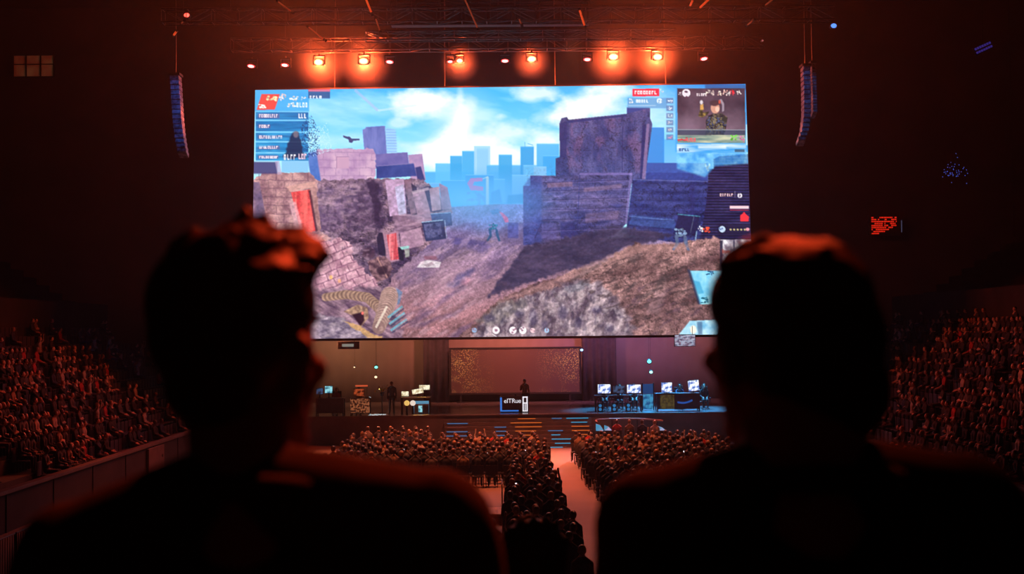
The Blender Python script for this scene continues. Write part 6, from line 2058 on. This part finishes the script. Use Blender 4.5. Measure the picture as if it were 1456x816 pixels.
    sm = blob(torso[:3] + torso[4:] + [('c', arms[0][1], 0.06, arms[0][3], 0.05), ('c', arms[1][1], 0.05, arms[1][1] + (arms[1][3] - arms[1][1]) * 0.8, 0.04), ('c', arms[2][1], 0.06, arms[2][3], 0.05), ('c', arms[3][1], 0.05, arms[3][1] + (arms[3][3] - arms[3][1]) * 0.8, 0.04)], 0.008, 4, grow=0.011)
    # soft folds across the back and shoulders
    n = len(sm.vertices)
    co_ = np.zeros(n * 3, np.float32); sm.vertices.foreach_get('co', co_); co_ = co_.reshape(-1, 3)
    w_ = np.sin(co_[:, 2] * 34 + 2.2 * np.sin(co_[:, 0] * 13) + co_[:, 1] * 20)
    co_[:, 1] += 0.004 * w_; co_[:, 0] += 0.003 * np.sin(co_[:, 2] * 41 + co_[:, 1] * 30)
    sm.vertices.foreach_set('co', co_.ravel()); sm.update()
    sm.materials.append(shirt_m)
    s_ = link('shirt', sm, t)
    if collar:
        bm = NB()
        ring = []
        c0 = nb - u * 0.012
        for j in range(24):
            a = 2 * math.pi * j / 24
            rr_ = neck_r + 0.022
            ring.append(c0 + V((rr_ * math.cos(a) * 1.06, rr_ * math.sin(a), 0.014 * math.sin(a + math.pi) * 1.0)))
        tube(bm, ring + [ring[0]], 0.014, 8)
        obj('collar', bm, shirt_m, s_, True)
    tm = blob([torso[3], torso[4]] [:1] + legs, 0.009, 3, grow=0.010)
    tm.materials.append(M_TR); link('trousers', tm, t)
    for p in feet:
        me = blob([('c', p[1], p[2] + 0.006, p[3], p[4] + 0.006)], 0.008, 2); me.materials.append(M_SHOE); link('shoe', me, t)
    for s in (-1, 1):
        bm = NB(); ell(bm, hp(s * 0.031, 0.079, 0.004), (0.0125, 0.0125, 0.0125)); e = obj('eye', bm, M_EYE, t, True)
        bm = NB(); ell(bm, hp(s * 0.031, 0.0895, 0.004), (0.0055, 0.003, 0.0055), rot); obj('iris', bm, M_IRIS, e, True)
    # the tip-up seat under it
    o = link('stadium_seat', seat_me)
    o.location = (hip.x + org.x, hip.y + org.y - 0.02, floor_z + 0.003)
    tag(o, 'dark tip-up seat under the ' + name_label.split(',')[0], 'seat', 'seats of the watchers')
    return t


V = Vector
H1 = P(343, 482, 1.36)
k1 = 1.36 / F
rh = random.Random(4)
hair1 = [('e', (-0.006, -0.008, 0.040), (0.089, 0.100, 0.078)), ('e', (-0.003, -0.045, 0.005), (0.076, 0.060, 0.066)), ('e', (0.0, -0.058, -0.05), (0.054, 0.034, 0.045)), ('e', (0.02, 0.045, 0.092), (0.056, 0.055, 0.03)), ('e', (-0.025, 0.02, 0.098), (0.05, 0.065, 0.022))]
for q in range(46):
    a, b = rh.uniform(0, 2 * math.pi), rh.uniform(0.25, 1.25)
    x, y, z = 0.084 * math.cos(a) * math.cos(b) - 0.006, 0.095 * math.sin(a) * math.cos(b), 0.040 + 0.078 * math.sin(b)
    hair1.append(('c', (x, y, z), 0.014, (x * 1.04 + rh.gauss(0, 0.005) + 0.003, y * 1.05 + 0.012, z + 0.008 + rh.gauss(0, 0.003)), 0.006))
for x, y, z, dx, dz in ((-0.014, 0.03, 0.116, -0.006, 0.028), (0.0, 0.035, 0.116, 0.004, 0.02), (-0.024, 0.02, 0.112, -0.012, 0.016), (0.03, 0.05, 0.112, 0.014, 0.008), (0.062, 0.04, 0.085, 0.016, 0.006), (0.05, 0.05, 0.1, 0.014, 0.006)):
    hair1.append(('c', (x, y, z), 0.016, (x + dx, y + 0.01, z + dz), 0.007))
watcher('man with tousled red-lit hair, back turned, under the score list of the screen', H1, R(-20), V(((122 - 343) * k1, -0.03, -(792 - 482) * k1)), V(((616 - 343) * k1, -0.01, -(754 - 482) * k1)), 4.783, hair1, (M_HR, M_SH1), headscale=1.02, neck_r=0.056, ear_k=0.8)
H2 = P(1119, 468, 1.36)
hair2 = [('e', (0, -0.008, 0.030), (0.0865, 0.101, 0.0695)), ('e', (0.004, -0.045, -0.01), (0.0835, 0.062, 0.08)), ('e', (0.022, -0.055, -0.065), (0.066, 0.042, 0.06))]
for q in range(30):
    a, b = rh.uniform(0, 2 * math.pi), rh.uniform(0.2, 1.3)
    x, y, z = 0.083 * math.cos(a) * math.cos(b), 0.097 * math.sin(a) * math.cos(b), 0.030 + 0.0685 * math.sin(b)
    hair2.append(('c', (x, y, z), 0.012, (x * 1.03, y * 1.03 + 0.006, z + 0.004), 0.007))
watcher('man with short dark hair seen from behind, black against the lower corner of the screen', H2, R(16), V(((929 - 1119) * k1, -0.02, -(748 - 468) * k1)), V(((1350 - 1119) * k1, -0.03, -(730 - 468) * k1)), 4.783, hair2, (M_HR2, M_SH2), headscale=1.02, neck_r=0.068)
H3 = P(758, 796, 3.45)
hair3 = [('e', (0, -0.008, 0.014), (0.1, 0.108, 0.1)), ('e', (0, -0.045, -0.03), (0.09, 0.062, 0.09)), ('e', (0, -0.05, -0.08), (0.07, 0.05, 0.05))]
for q in range(40):
    a, b = rh.uniform(0, 2 * math.pi), rh.uniform(0.2, 1.3)
    x, y, z = 0.096 * math.cos(a) * math.cos(b), 0.105 * math.sin(a) * math.cos(b), 0.014 + 0.1 * math.sin(b)
    hair3.append(('c', (x, y, z), 0.014, (x * 1.08, y * 1.06 + 0.006, z + 0.008), 0.008))
watcher('person with bushy hair seated lower down, between the two big silhouettes', H3, 0.0, V((-0.18, -0.02, -0.24)), V((0.18, -0.02, -0.24)), 4.103, hair3, (M_HR2, M_SH2))
# ------------------------------------------------------------------ light and haze
w = bpy.data.worlds.new('hall_dark'); SC.world = w; w.use_nodes = True
w.node_tree.nodes['Background'].inputs['Color'].default_value = (0.0012, 0.0012, 0.002, 1)
w.node_tree.nodes['Background'].inputs['Strength'].default_value = 0.0
PINK = (1.0, 0.19, 0.075)
# added washes without fixtures by the high truss, lighting audience and stands
for x, tx, ty in ((-9, -4.5, 52), (-3, -2.0, 54), (2, 1.5, 50), (3, 2.4, 38), (8, 6.0, 52)):
    spot('audience_wash', (x, 50, 18.0), (tx, ty, 0.5), PINK, PW_AUD, 62, 0.8, 0.25)
for s, k in ((-1, 1.0), (1, 0.55)):
    spot('stand_wash', (s * 6, 58, 18.5), (s * 18, 47, 2.0), RED, PW_STAND * k, 50, 0.9, 0.2)
    spot('stand_wash', (s * 3, 50, 18.5), (s * 19, 54, 3.0), RED, PW_STAND * k * 0.6, 56, 0.9, 0.2)
# stage washes hung out of sight behind the giant screen
for x, colr, k in ((-12, (1.0, 0.42, 0.2), 0.26), (-8, (1.0, 0.34, 0.16), 0.3), (-2.0, (1.0, 0.24, 0.17), 0.52), (1.5, (1.0, 0.24, 0.18), 0.52), (4, (1.0, 0.22, 0.2), 0.3), (6.8, (0.35, 0.16, 0.6), 0.42), (9.5, (0.75, 0.22, 0.3), 0.19), (13, (0.8, 0.22, 0.25), 0.28)):
    spot('stage_wash', (x, 71.5, 9.5), (x, 78.5, 3.4), colr, PW_STAGE * k, 80, 0.9, 0.3)
for x, tx in ((8, 7.0), (9.5, 9.0), (10.6, 10.5)):
    spot('stage_blue', (x, 69.5, 8.5), (tx, 68.5, SZ), (0.05, 0.45, 1.0), PW_BLUE, 56, 0.6, 0.2)
spot('pool_light', (-6.6, 68.5, 8.5), (P(536, 584, 66.9).x, 66.9, SZ), (0.75, 1.0, 1.0), 14000, 9, 0.15, 0.05)
spot('pool_light', (-4.5, 68.5, 8.5), (P(599, 588, 66.4).x, 66.3, SZ), (1.0, 0.5, 0.1), 9000, 8, 0.15, 0.05)
spot('pool_light', (-8.0, 65.0, 9.0), (P(556, 560, 67.5).x, 67.6, SZ + 1.0), (1.0, 0.55, 0.2), 900, 12, 0.6, 0.05)  # added warm spot that brightens the standing person and flowers
spot('step_wash', (0.8, 60, 19), (0.8, 65.5, 1), (1.0, 0.22, 0.12), PW_AUD * 1.0, 44, 0.8, 0.2)  # added wash that lifts the dark fascia in place of haze
# added unseen red spots that rim the watchers' hair and shoulders
spot('watcher_wash', (1.6, 6.2, 10.2), (-0.12, 1.36, 5.85), RED, PW_WATCH, 12, 0.9, 0.1)
spot('watcher_wash', (2.2, 6.2, 10.5), (0.32, 1.36, 5.9), RED, PW_WATCH * 0.025, 10, 0.9, 0.1)
# added unseen lamps behind the screen's foot, lifting haze and rimming the crowd
for x in (-9.5, -4.5, 0.8, 6.5, 11):
    spot('added_front_wash', (x, 67.2, 6.3), (x * 0.8 + 0.3, 56, 0.5), PINK if x < 5 else (1.0, 0.26, 0.24), PW_FRONT, 75, 0.9, 0.2)
for y in (28, 36, 45, 55):
    spot('aisle_wash', (2.4, 50.5, 18.2), (2.45, y, 0.0), PINK, PW_AISLE, 7.5, 0.7, 0.1)  # added narrow spots that brighten the aisle floor
spot('aisle_wash', (-0.6, 50.5, 18.2), (-0.6, 43.5, 0.0), PINK, PW_AISLE * 0.8, 8, 0.7, 0.1)  # added spot that brightens the open floor in the gap

# thin theatre haze through the whole hall
nt = w.node_tree
vsn = nt.nodes.new('ShaderNodeVolumeScatter')
vsn.inputs['Density'].default_value = HAZE
vsn.inputs['Anisotropy'].default_value = 0.8
vsn.inputs['Color'].default_value = (1, 1, 1, 1)
nt.links.new(vsn.outputs[0], nt.nodes['World Output'].inputs['Volume'])
SC.cycles.volume_bounces = 0
SC.cycles.max_bounces = 5
SC.cycles.diffuse_bounces = 2
SC.cycles.glossy_bounces = 2
SC.cycles.use_denoising = True
SC.cycles.sample_clamp_indirect = 2.0
SC.cycles.caustics_reflective = False
SC.cycles.caustics_refractive = False
SC.cycles.use_light_tree = True
